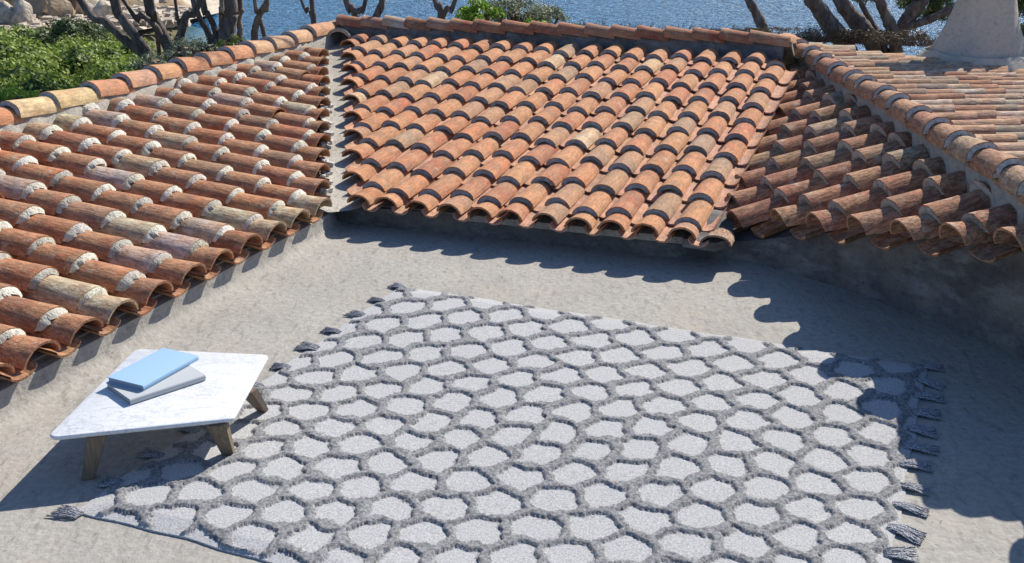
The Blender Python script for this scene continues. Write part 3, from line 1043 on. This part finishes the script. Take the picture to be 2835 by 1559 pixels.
gm = NT('dry_ground', .95, .1)
gv = gm.coord()
gc = gm.ramp(gm.noise(gv, 1.5, 5), [(.35, (.10, .085, .05)), (.5, (.17, .14, .09)), (.65, (.07, .085, .035))])
M_GROUND = gm.out(gc, gm.bump(gm.noise(gv, 8, 5), .8, .1))
def hill_z(x, y):
    # sight line height for the centre, higher bank on the left
    z = -1.1 - max(0, y - 12) * .17
    z = max(z, -7.0)
    left = max(0, min(1, (-x - .25 * y) / 2))
    bank = -1.05 - max(0, y - 13) * .085 if y < 40 else -3.35 - (y - 40) * .10
    z = z * (1 - left) + max(z, bank) * left
    return z + .12 * math.sin(x * .9) * math.sin(y * .7)
vs, fs = [], []
xs = [-60 + 2 * i for i in range(61)]; ys = [-3, 2, 6, 9] + [10.5 + 1.6 * i for i in range(38)]
for y in ys:
    for x in xs:
        z = hill_z(x, y) if y > 9 else -1.2
        vs.append((x, y, z))
for j in range(len(ys) - 1):
    for i in range(len(xs) - 1):
        a = j * len(xs) + i
        fs.append((a, a + 1, a + 1 + len(xs), a + len(xs)))
tag(link('hillside', mesh('hillside', vs, fs, True), M_GROUND), kind='structure')

# ------------------------------------------------------------------ foliage
def mat_leaf(name, c1, c2, c3):
    t = NT(name, .55, .35)
    gi = t.n('ShaderNodeNewGeometry')
    c = t.ramp(gi.outputs['Random Per Island'], [(.0, c1), (.5, c2), (1.0, c3)])
    v = t.coord()
    c = t.mix(t.ramp(t.noise(v, 1.7, 2), [(.42, g(0)), (.62, g(.55))]), c, c3)
    t.l(c, t.b.inputs['Base Color'])
    tr = t.n('ShaderNodeBsdfTranslucent'); t.l(c, tr.inputs[0])
    mx = t.n('ShaderNodeMixShader'); mx.inputs[0].default_value = .30
    t.l(t.b.outputs[0], mx.inputs[1]); t.l(tr.outputs[0], mx.inputs[2])
    t.l(mx.outputs[0], t.t.nodes['Material Output'].inputs[0])
    return t.m
M_LEAF = mat_leaf('shrub_leaf', (.08, .13, .02), (.17, .25, .035), (.30, .38, .07))
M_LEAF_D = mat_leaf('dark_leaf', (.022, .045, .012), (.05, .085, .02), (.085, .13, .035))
M_LEAF_B = mat_leaf('bright_leaf', (.12, .22, .02), (.20, .34, .03), (.28, .42, .05))
M_LEAF_G = mat_leaf('grey_leaf', (.12, .15, .09), (.20, .24, .15), (.30, .33, .22))
M_PINE = mat_leaf('pine_needle', (.03, .055, .015), (.07, .11, .03), (.12, .16, .05))
tw = NT('bark', .9, .15)
tv = tw.coord((1, 1, .25))
tc_ = tw.ramp(tw.noise(tv, 14, 5, .7), [(.32, (.06, .05, .047)), (.52, (.16, .13, .12)), (.70, (.30, .245, .21))])
M_BARK = tw.out(tc_, tw.bump(tw.noise(tv, 22, 5), 1.0, .05))
tw2 = NT('pale_bark', .9, .15)
M_BARK_P = tw2.out(tw2.ramp(tw2.noise(tw2.coord((1, 1, .3)), 14, 5, .7), [(.35, (.12, .09, .07)), (.6, (.30, .235, .18))]), tw2.bump(tw2.noise(tw2.coord((1, 1, .3)), 22, 5), 1.0, .04))

def leaves_np(cent, nrm, size, asp, r):
    """two-triangle leaves (a folded quad each); returns verts, faces"""
    n = len(cent)
    a = r.normal(size=(n, 3)); 
    t = np.cross(nrm, a); t /= np.linalg.norm(t, axis=1)[:, None] + 1e-9
    b = np.cross(nrm, t)
    s = size * r.uniform(.7, 1.3, n)[:, None]
    w = s * asp
    p0 = cent - t * s * .5; p1 = cent + b * w * .5 + nrm * s * .06; p2 = cent + t * s * .5; p3 = cent - b * w * .5 + nrm * s * .06
    V4 = np.stack([p0, p1, p2, p3], 1).reshape(-1, 3)
    F = np.arange(n * 4).reshape(n, 4)
    return V4, F
def np_mesh(name, co, q):
    me = bpy.data.meshes.new(name)
    me.vertices.add(len(co)); me.vertices.foreach_set('co', np.asarray(co, dtype=np.float32).ravel())
    me.loops.add(q.size); me.loops.foreach_set('vertex_index', q.ravel().astype(np.int32))
    me.polygons.add(len(q)); me.polygons.foreach_set('loop_start', (np.arange(len(q)) * 4).astype(np.int32))
    me.update(calc_edges=True)
    return me
def crown_mesh(name, n, leaf, asp, seed, rad=1.0, flat=.75, lumps=26, lump_r=.36, up=.5):
    r = np.random.default_rng(seed)
    # lumps on and inside an ellipsoid
    d = r.normal(size=(lumps, 3)); d /= np.linalg.norm(d, axis=1)[:, None]
    d[:, 2] = np.abs(d[:, 2]) * .9 - .12
    lc = d * r.uniform(.45, .92, lumps)[:, None] * rad * np.array([1, 1, flat])
    lr = lump_r * rad * r.uniform(.6, 1.25, lumps)
    which = r.integers(0, lumps, n)
    q = r.normal(size=(n, 3)); q /= np.linalg.norm(q, axis=1)[:, None]
    q[:, 2] = np.where(q[:, 2] < -.3, -q[:, 2], q[:, 2])
    rr = lr[which] * r.uniform(.55, 1.08, n) ** .6
    c = lc[which] + q * rr[:, None]
    nr = q * .6 + r.normal(size=(n, 3)) * .55; nr[:, 2] += up
    nr /= np.linalg.norm(nr, axis=1)[:, None]
    co, f = leaves_np(c, nr, leaf, asp, r)
    return np_mesh(name, co, f), lc, lr
def core_mesh(name, lc, lr, k=.62):
    import bmesh
    bm = bmesh.new()
    for c, r_ in zip(lc, lr):
        res = bmesh.ops.create_icosphere(bm, subdivisions=1, radius=float(r_) * k)
        bmesh.ops.translate(bm, vec=[float(x) for x in c], verts=res['verts'])
    me = bpy.data.meshes.new(name); bm.to_mesh(me); bm.free()
    return me
def twigs_mesh(name, lc, seed):
    r = random.Random(seed); vs, fs = [], []
    for c in lc:
        c = Vector([float(x) for x in c])
        mid_ = c * .5 + Vector((r.uniform(-.1, .1), r.uniform(-.1, .1), .05))
        tube_into(vs, fs, [(0, 0, -.35), mid_, c * .95], [.035, .022, .008], 4)
    return mesh(name, vs, fs, True)

SHR = []
for s in range(4):
    cm, lc, lr = crown_mesh('foliage', 8000, .070, .55, 40 + s, 1.0, .72, 34, .34)
    cm.materials.append(M_LEAF if s < 3 else M_LEAF_D)
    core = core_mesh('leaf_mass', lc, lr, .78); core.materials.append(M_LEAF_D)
    tm = twigs_mesh('stem', lc, s); tm.materials.append(M_BARK)
    SHR.append((cm, core, tm))
def shrub(p, s, kind, label, group=None, sz=1.0):
    o = empty('shrub', p)
    tag(o, label, 'shrub', group)
    cm, core, tm = SHR[kind]
    m = Matrix.Rotation(random.uniform(0, 6.28), 4, 'Z') @ Matrix.Diagonal((s, s, s * sz, 1))
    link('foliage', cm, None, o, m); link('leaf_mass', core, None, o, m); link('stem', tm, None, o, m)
    return o
# bank of shrubs beyond the left ridge: (px, py of the crown centre, distance, size, kind)
# (px, py of the top of the crown, distance, size, kind)
SH = [(-60, 205, 11.2, .85, 0), (75, 190, 11.8, .8, 1), (205, 170, 12.4, .8, 2), (330, 158, 13.2, .72, 0), (440, 150, 14.2, .5, 1),
      (-60, 140, 14.0, 1.0, 2), (70, 135, 14.4, .95, 0), (190, 122, 15.0, .95, 1), (300, 128, 15.8, .85, 2), (400, 125, 16.6, .75, 0),
      (-20, 95, 17.5, 1.2, 1), (100, 92, 18.2, 1.15, 2), (215, 90, 19, 1.1, 0), (315, 98, 19.5, .95, 1),
      (-60, 66, 22, 1.4, 0), (40, 68, 23, 1.3, 1), (180, 58, 23, .95, 3), (240, 62, 23.5, .8, 3), (300, 80, 23, .8, 0), (500, 118, 17.0, .5, 3), (548, 126, 17.5, .4, 2)]
ORD = ['first', 'second', 'third', 'fourth', 'fifth']
for i, (x, y, Y, s, k) in enumerate(SH):
    p = at_dist(x, y + .74 * s * FPX / Y, Y)
    if i in (16, 17): lab = 'darker green shrub cresting the bank below the boulders, ' + ('left' if i == 16 else 'right') + ' of the dark pair'
    elif i >= 19: lab = ['dark low shrub between the forked tree and the thick trunk', 'small green shrub right behind the foot of the thick trunk'][i - 19]
    elif i == 18: lab = 'green shrub behind the tops of the two leaning trunks'
    elif i < 5: lab = ORD[i] + ' from the left of the green shrubs directly behind the left ridge tiles'
    elif i < 10: lab = ORD[i - 5] + ' from the left in the middle row of green shrubs on the bank'
    elif i < 14: lab = ORD[i - 10] + ' from the left in the upper row of green shrubs on the bank'
    else: lab = 'yellowish green shrub on the crest of the bank, ' + ('at the picture edge' if i == 14 else 'below the white upright stone')
    shrub(p, s, k, lab, 'green shrubs on the bank behind the left roof')

# bush above the middle of the ridge
def bush(px, py, Y, s, mat, label, n=3800, leaf=.045, seed=3, flat=.7):
    p = at_dist(px, py, Y)
    o = empty('bush', p); tag(o, label, 'bush')
    cm, lc, lr = crown_mesh('foliage', n, leaf, .45, seed, s, flat, 20, .30, .3)
    cm.materials.append(mat); link('foliage', cm, None, o)
    tm = twigs_mesh('stem', lc, seed); tm.materials.append(M_BARK_P); link('stem', tm, None, o)
bush(1212, 58, 15.0, .34, M_LEAF_B, 'bright yellow green bush showing above the middle ridge', 1500, .06, 5, .95)
bush(1285, 45, 15.6, .52, M_LEAF_G, 'grey green feathery bush beside the bright green one above the middle ridge', 3200, .04, 6, .8)
bush(1370, 50, 15.8, .34, M_LEAF_G, 'smaller grey green bush at the right end of the plants above the middle ridge', 1500, .04, 8, .8)
bush(1345, 78, 14.8, .24, M_LEAF_B, 'low bright green sprigs in front of the grey bushes above the middle ridge', 700, .05, 9, .6)
bush(1440, 76, 14.9, .16, M_LEAF_B, 'small sprig of bright leaves right of the bushes above the middle ridge', 260, .045, 12, .6)
bush(455, 140, 12.6, .26, M_LEAF_G, 'pale young plant with small leaves at the foot of the forked tree', 700, .035, 21, 1.0)
bush(395, 175, 12.3, .30, M_LEAF_G, 'pale leafy plant below the leaning trunks beyond the left ridge', 800, .035, 22, .8)
bush(520, 128, 13.2, .30, M_LEAF_G, 'grey green low plant between the forked tree and the thick trunk', 900, .03, 23, .5)
bush(585, 118, 12.9, .18, M_LEAF, 'small green plant at the foot of the thick trunk', 400, .035, 24, .7)
bush(30, 262, 10.5, .26, M_LEAF_B, 'bright green leafy shoots just above the left end of the ridge', 500, .055, 25, .5)

# ------------------------------------------------------------------ trees
def pine_crown(name, n, seed, rad, flat=.5, leaf=.11):
    cm, lc, lr = crown_mesh(name, n, leaf, .12, seed, rad, flat, 30, .26, .35)
    cm.materials.append(M_PINE)
    return cm
PC = [pine_crown('crown', 5200, 70 + k, 1.0) for k in range(2)]
def tree(stems, label, Y, cat='tree', bark=None, crown=True, group=None, csc=1.0, high=True):
    """stems: lists of (px, py, halfwidth px); each continues upwards above the picture"""
    base = at_dist(stems[0][0][0], stems[0][0][1], Y)
    root = empty('pine_tree', Vector((base.x, base.y, base.z - .5)))
    tag(root, label, cat, group)
    tops = []
    k = Y / FPX / math.cos(R(8))
    for si, st in enumerate(stems):
        dy = random.uniform(-.25, .25) if si else 0
        pts = [at_dist(x, y, Y + dy * min(1, i)) for i, (x, y, w) in enumerate(st)]
        rad = [w * k * .86 for x, y, w in st]
        # root end below the frame line, top beyond the frame
        d0 = (pts[0] - pts[1]).normalized(); d0 = (d0 + Vector((0, 0, -.3))).normalized()
        pts = [pts[0] + d0 * .9] + pts; rad = [rad[0] * 1.1] + rad
        d1 = (pts[-1] - pts[-2]).normalized(); d1 = (d1 + Vector((0, 0, .4))).normalized()
        if high:
            e1 = pts[-1] + (d1 + Vector((0, 0, .6))).normalized() * 2.2; e2 = e1 + (d1 + Vector((random.uniform(-.2, .2), .2, .9))).normalized() * 2.4
        else:
            e1 = pts[-1] + (d1 + Vector((0, .7, 0))).normalized() * .9; e2 = e1 + (d1 + Vector((.1, 1.2, .2))).normalized() * 1.1
        pts += [e1, e2]; rad += [rad[-1] * .85, rad[-1] * .4]
        tops.append(e2)
        # resample with a little wobble
        P, RD = [], []
        for i in range(len(pts) - 1):
            m_ = 5
            for q in range(m_):
                f = q / m_
                a_ = pts[max(i - 1, 0)]; b0 = pts[i]; c0_ = pts[i + 1]; d0_ = pts[min(i + 2, len(pts) - 1)]
                P.append(.5 * ((2 * b0) + (c0_ - a_) * f + (2 * a_ - 5 * b0 + 4 * c0_ - d0_) * f * f + (3 * b0 - a_ - 3 * c0_ + d0_) * f ** 3)
                         + Vector((random.uniform(-1, 1), random.uniform(-1, 1), 0)) * rad[i] * .05)
                RD.append((rad[i] * (1 - f) + rad[i + 1] * f) * random.uniform(.92, 1.08))
        P.append(pts[-1]); RD.append(rad[-1])
        vs, fs = [], []
        tube_into(vs, fs, [p - root.location for p in P], RD, 10)
        vs = [v + Vector((random.uniform(-1, 1), random.uniform(-1, 1), 0)) * .004 for v in vs]
        link('trunk', mesh('trunk', vs, fs, True), bark[si] if bark else M_BARK, root)
    if crown:
        for tp in tops[:2]:
            for q in range(2):
                link('crown', random.choice(PC), None, root, Matrix.Translation(tp - root.location + Vector((random.uniform(-.5, .5), random.uniform(.1, .9), .35 + .3 * q)))
                     @ Matrix.Rotation(random.uniform(0, 6), 4, 'Z') @ Matrix.Scale(.75 * csc, 4))
    return root
tree([[(372, 150, 13), (320, 105, 13), (265, 55, 12), (200, -5, 10)], [(388, 158, 15), (350, 105, 15), (308, 45, 14), (285, -10, 13)]],
     'tree with two dark trunks leaning left over the green bank', 13.6)
tree([[(432, 140, 20), (408, 85, 17), (385, 40, 15), (372, -10, 15)], [(445, 130, 14), (458, 75, 12), (470, 35, 11), (505, -10, 10)], [(415, 110, 9), (385, 60, 9), (350, 35, 7), (322, 18, 6)],
      [(392, 60, 7), (388, 30, 7), (378, -10, 7)], [(455, 75, 5), (445, 40, 5), (440, -8, 5)]],
     'dark forked tree spreading into several trunks right of the leaning pair', 13.8)
tree([[(568, 118, 27), (572, 75, 25), (578, 35, 23), (572, -10, 26)], [(545, 118, 9), (540, 70, 9), (520, 30, 9), (508, -10, 9)], [(528, 95, 9), (508, 55, 8), (492, 20, 8), (484, -10, 8)],
      [(556, 60, 6), (556, 20, 6), (556, -10, 6)]],
     'thick grey trunk with slender stems at its side left of the ridge corner', 13.4, bark=[M_BARK, M_BARK, M_BARK, M_BARK_P])
tree([[(600, 112, 9), (604, 75, 8), (600, 50, 8), (606, 20, 8), (603, -10, 8)]], 'slim wavy pale trunk beside the thick grey trunk', 13.6, bark=[M_BARK_P])
tree([[(640, 105, 10), (641, 75, 10), (652, 40, 9), (668, 10, 8), (672, -8, 7)], [(652, 42, 6), (643, 15, 5), (640, -8, 5)]],
     'slender brown trunk forking near the top of the picture', 14.2, bark=[M_BARK_P, M_BARK_P])
tree([[(790, 62, 8), (787, 30, 8), (784, -8, 7)], [(788, 55, 5), (775, 20, 5), (755, -8, 4)]], 'thin forked tree just left of the corner of the ridges', 14.6)
tree([[(897, 58, 11), (893, 35, 10), (880, 12, 9), (868, -8, 8)], [(898, 42, 7), (906, 20, 7), (922, -8, 6)]], 'brown forked tree behind the left end of the middle ridge', 14.8)
tree([[(938, 62, 11), (950, 35, 10), (958, 10, 9), (962, -8, 9)]], 'single curved trunk beside the brown forked tree', 15.0)
tree([[(1111, 55, 12), (1110, 30, 11), (1103, 8, 8), (1090, -10, 7)], [(1115, 38, 8), (1128, 18, 7), (1148, -8, 6)]], 'forked tree behind the middle ridge, left of the bushes', 15.0)
tree([[(1928, 92, 15), (1915, 60, 15), (1898, 25, 13), (1880, -8, 12)]], 'single dark trunk leaning left against the sea at the right', 14.4, csc=.7, high=False)
# big group on the right
tree([[(2110, 90, 26), (2085, 60, 25), (2058, 20, 22), (2035, -10, 20)]], 'leftmost of the thick dark trunks behind the right roof', 15.0, csc=.8, high=False)
tree([[(2185, 92, 24), (2160, 60, 25), (2130, 25, 22), (2108, -10, 20)], [(2215, 92, 8), (2195, 60, 8), (2172, 20, 8), (2160, -10, 7)]], 'second thick dark trunk, with a thin stem beside it, behind the right roof', 15.2, csc=.8, high=False)
tree([[(2248, 95, 18), (2238, 60, 17), (2222, 25, 15), (2208, -10, 15)]], 'grey upright trunk beside the low horizontal branch', 15.0, csc=.8, high=False)
tree([[(2262, 92, 16), (2275, 60, 20), (2300, 25, 22), (2322, -10, 22)], [(2258, 84, 10), (2300, 62, 12), (2340, 48, 12), (2400, 22, 11), (2460, 5, 9)]],
     'dark tree leaning right with a long low branch reaching behind the chimney', 15.4, csc=.8, high=False)

# hanging pine foliage inside the picture on the right
def hang(px, py, Y, s, label, kind, n=5000):
    p = at_dist(px, py, Y)
    o = empty('pine_bough', p); tag(o, label, 'branch', 'pine boughs hanging at the upper right')
    me = pine_crown('needles', n, 300 + kind, s, .6, .07); link('needles', me, None, o)
    vs, fs = [], []
    tube_into(vs, fs, [(0, .1, s * 1.6), (.05, 0, s * .6), (0, 0, -.1)], [.03, .02, .006], 5)
    link('twig', mesh('twig', vs, fs, True), M_BARK, o)
hang(2335, 16, 15.8, .40, 'dark pine bough hanging between the leaning trunk and the chimney', 1)
hang(2290, 14, 16.4, .26, 'small pine bough above the fork of the trunks', 2, 1500)
hang(2370, 45, 16.6, .34, 'pine bough low against the left side of the chimney', 3, 3600)
hang(2565, 26, 13.6, .40, 'dark pine bough at the far right edge beside the chimney', 4, 8000)
hang(2580, 88, 14.4, .25, 'lower pine bough at the far right edge beside the chimney', 5, 3500)
hang(2175, 4, 16.6, .20, 'small pine bough high between the thick trunks', 6, 900)

# dark dead twigs and clipped hedge behind the ridge
def twig_row(name, x0, x1, y0, y1, Y, n, hmax, label, cat):
    p = at_dist((x0 + x1) / 2, (y0 + y1) / 2, Y)
    o = empty(name, p)
    vs, fs = [], []
    r = random.Random(int(x0))
    for k in range(n):
        f = r.random()
        a_ = at_dist(x0 + (x1 - x0) * f, y0 + (y1 - y0) * f + 6, Y + r.uniform(-.15, .15)) - p
        h = r.uniform(.25, 1) ** 2 * hmax
        d = Vector((r.uniform(-.9, .9), r.uniform(-.3, .3), 1)).normalized()
        mid_ = a_ + d * h * .5 + Vector((r.uniform(-.02, .02), 0, 0))
        tube_into(vs, fs, [a_, mid_, a_ + d * h + Vector((r.uniform(-.04, .04), 0, 0))], [.007, .005, .002], 4)
    link('dead_twigs', mesh('dead_twigs', vs, fs), M_BARK, o)['kind'] = 'stuff'
    tag(o, label, cat)
    return o
tw_o = twig_row('dry_hedge', 1440, 2005, 74, 92, 13.6, 420, .17, 'thin line of dark dry twigs along the back of the middle ridge', 'hedge')
hd = twig_row('dry_hedge', 2000, 2350, 97, 112, 14.6, 500, .26, 'dark clipped hedge with dead twigs behind the far right roof', 'hedge')
cm, lc, lr = crown_mesh('foliage', 5200, .05, .4, 91, 1.0, .20, 40, .16, .3)
M_DRY = mat_leaf('dry_leaf', (.03, .025, .018), (.07, .055, .035), (.16, .12, .08))
cm.materials.append(M_DRY)
link('foliage', cm, None, hd, Matrix.Diagonal((1.15, .35, .62, 1)))
cm2, lc, lr = crown_mesh('foliage', 3600, .04, .4, 92, 1.0, .12, 40, .12, .3)
cm2.materials.append(M_DRY)
link('foliage', cm2, None, tw_o, Matrix.Translation((0, .1, -.05)) @ Matrix.Rotation(R(-3), 4, 'Y') @ Matrix.Diagonal((1.65, .2, .35, 1)))

# ------------------------------------------------------------------ shore rocks
rk = NT('granite', .9, .2)
rv = rk.coord()
rc_ = rk.ramp(rk.noise(rv, .9, 5, .65), [(.3, (.24, .165, .10)), (.5, (.42, .31, .20)), (.7, (.54, .43, .30))])
rc_ = rk.mix(rk.ramp(rk.noise(rv, 3.5, 4), [(.5, g(0)), (.7, g(.5))]), rc_, (.24, .22, .20))
M_ROCK = rk.out(rc_, rk.bump(rk.noise(rv, 2.5, 6, .65), .9, .25))
rk2 = NT('pale_stone', .9, .2)
M_ROCK2 = rk2.out(rk2.ramp(rk2.noise(rk2.coord(), 2.5, 4), [(.35, (.34, .27, .20)), (.6, (.60, .52, .42))]), rk2.bump(rk2.noise(rk2.coord(), 6, 5), .9, .1))
def rock_mesh(seed, sub=3, cuts=9):
    import bmesh
    from mathutils import noise
    r = random.Random(seed)
    bm = bmesh.new(); bmesh.ops.create_icosphere(bm, subdivisions=sub, radius=1)
    planes = [(Vector((r.uniform(-1, 1), r.uniform(-1, 1), r.uniform(-.6, 1))).normalized(), r.uniform(.52, .85)) for _ in range(cuts)]
    for v in bm.verts:
        for n, d in planes:
            k = v.co.dot(n)
            if k > d: v.co -= n * (k - d) * .93
        v.co += v.co.normalized() * noise.noise(v.co * 2.2 + Vector((seed, 0, 0))) * .07
    me = bpy.data.meshes.new('boulder'); bm.to_mesh(me); bm.free()
    me.polygons.foreach_set('use_smooth', [True] * len(me.polygons)); me.set_sharp_from_angle(angle=R(32))
    return me
RM = [rock_mesh(s) for s in range(5)]
for m in RM: m.materials.append(M_ROCK)
RK = [(-40, 8, 48, 1.2, 1.1, .9), (28, 4, 48, .62, .6, .75, ), (62, 8, 47, .55, .6, .95), (112, 12, 46, 1.0, .8, .85), (145, 28, 45, .45, .5, .5),
      (182, 6, 47, .62, .6, .95), (232, 18, 46, .50, .5, .42), (262, 28, 45, .5, .5, .4), (280, 4, 50, .8, .6, .5), (330, 8, 52, .9, .6, .35), (385, 22, 53, 1.1, .7, .30),
      (442, 6, 56, 1.2, .7, .3), (440, 30, 54, .7, .6, .22), (52, 34, 43, .42, .4, .42), (10, 34, 43, .42, .4, .4), (-60, -10, 56, 3, 2, 1.5), (60, -28, 58, 3, 2, 1.3), (200, -22, 60, 3, 2, 1.0), (330, -14, 62, 2.4, 1.5, .6)]
DESC = ['big rounded tan boulder at the far left edge of the shore', 'narrow brown boulder second from the left on the shore', 'upright tan boulder beside the narrow brown one', 'largest sloping tan boulder in the middle of the shore group',
        'small block at the foot of the largest sloping boulder', 'tall pointed tan boulder right of the largest one', 'pale split stone right of the tall pointed boulder', 'low pale stone just above the green bank',
        'square brown boulder behind the pale split stones', 'flat ledge of rock at the head of the cove', 'long low rock shelf running into the pale shallows', 'low rock far out by the trunk tops', 'small flat rock awash in the cove',
        'white upright stone standing before the boulders', 'small white stone at the left picture edge', 'rock mass rising behind the left boulders', 'tan rock mass behind the middle boulders', 'rock mass behind the pale split stones', 'low rocks along the far side of the cove']
for i, q in enumerate(RK):
    x, y, Y, a_, b2, h = q
    p = at_dist(x, y, Y)
    o = link('boulder', RM[i % 5], None)
    if i in (6, 7, 13, 14):
        me = RM[i % 5].copy(); me.materials.clear(); me.materials.append(M_ROCK2); o.data = me
    o.matrix_world = Matrix.Translation(p + Vector((0, 0, -h * .1))) @ Matrix.Rotation(random.uniform(0, 6.28), 4, 'Z') @ Matrix.Rotation(random.uniform(-.25, .25), 4, 'X') @ Matrix.Diagonal((a_ * 1.25, b2 * 1.25, h * 1.35, 1))
    tag(o, DESC[i], 'rock')
# rubble beach
vs, fs = [], []
r = random.Random(4)
for k in range(900):
    x = r.uniform(-60, 470); y = r.uniform(30, 78) if x < 300 else r.uniform(22, 60)
    Y = 46 - (y - 40) * .12 + r.uniform(-1, 1)
    p = at_dist(x, y, Y); s = r.uniform(.05, .24)
    b0 = len(vs)
    for dx in (-1, 1):
        for dy in (-1, 1):
            for dz in (-1, 1):
                vs.append(p + Vector((dx * s * r.uniform(.5, 1), dy * s * r.uniform(.5, 1), dz * s * r.uniform(.35, .8))))
    fs += [tuple(b0 + i for i in f) for f in ((0, 1, 3, 2), (4, 6, 7, 5), (0, 4, 5, 1), (2, 3, 7, 6), (0, 2, 6, 4), (1, 5, 7, 3))]
tag(link('shore_rubble', mesh('shore_rubble', vs, fs), M_ROCK2), 'pale rubble and small stones covering the shore below the boulders', 'rubble', kind='stuff')
# pale shore ground under the rocks
pts = [at_dist(x, y, Y) for x, y, Y in ((-200, 90, 42), (250, 90, 42), (330, 80, 46), (420, 62, 52), (560, 30, 62), (560, -60, 80), (-300, -60, 80))]
tag(link('shore', mesh('shore', pts, [tuple(range(len(pts)))]), M_ROCK2), kind='structure')
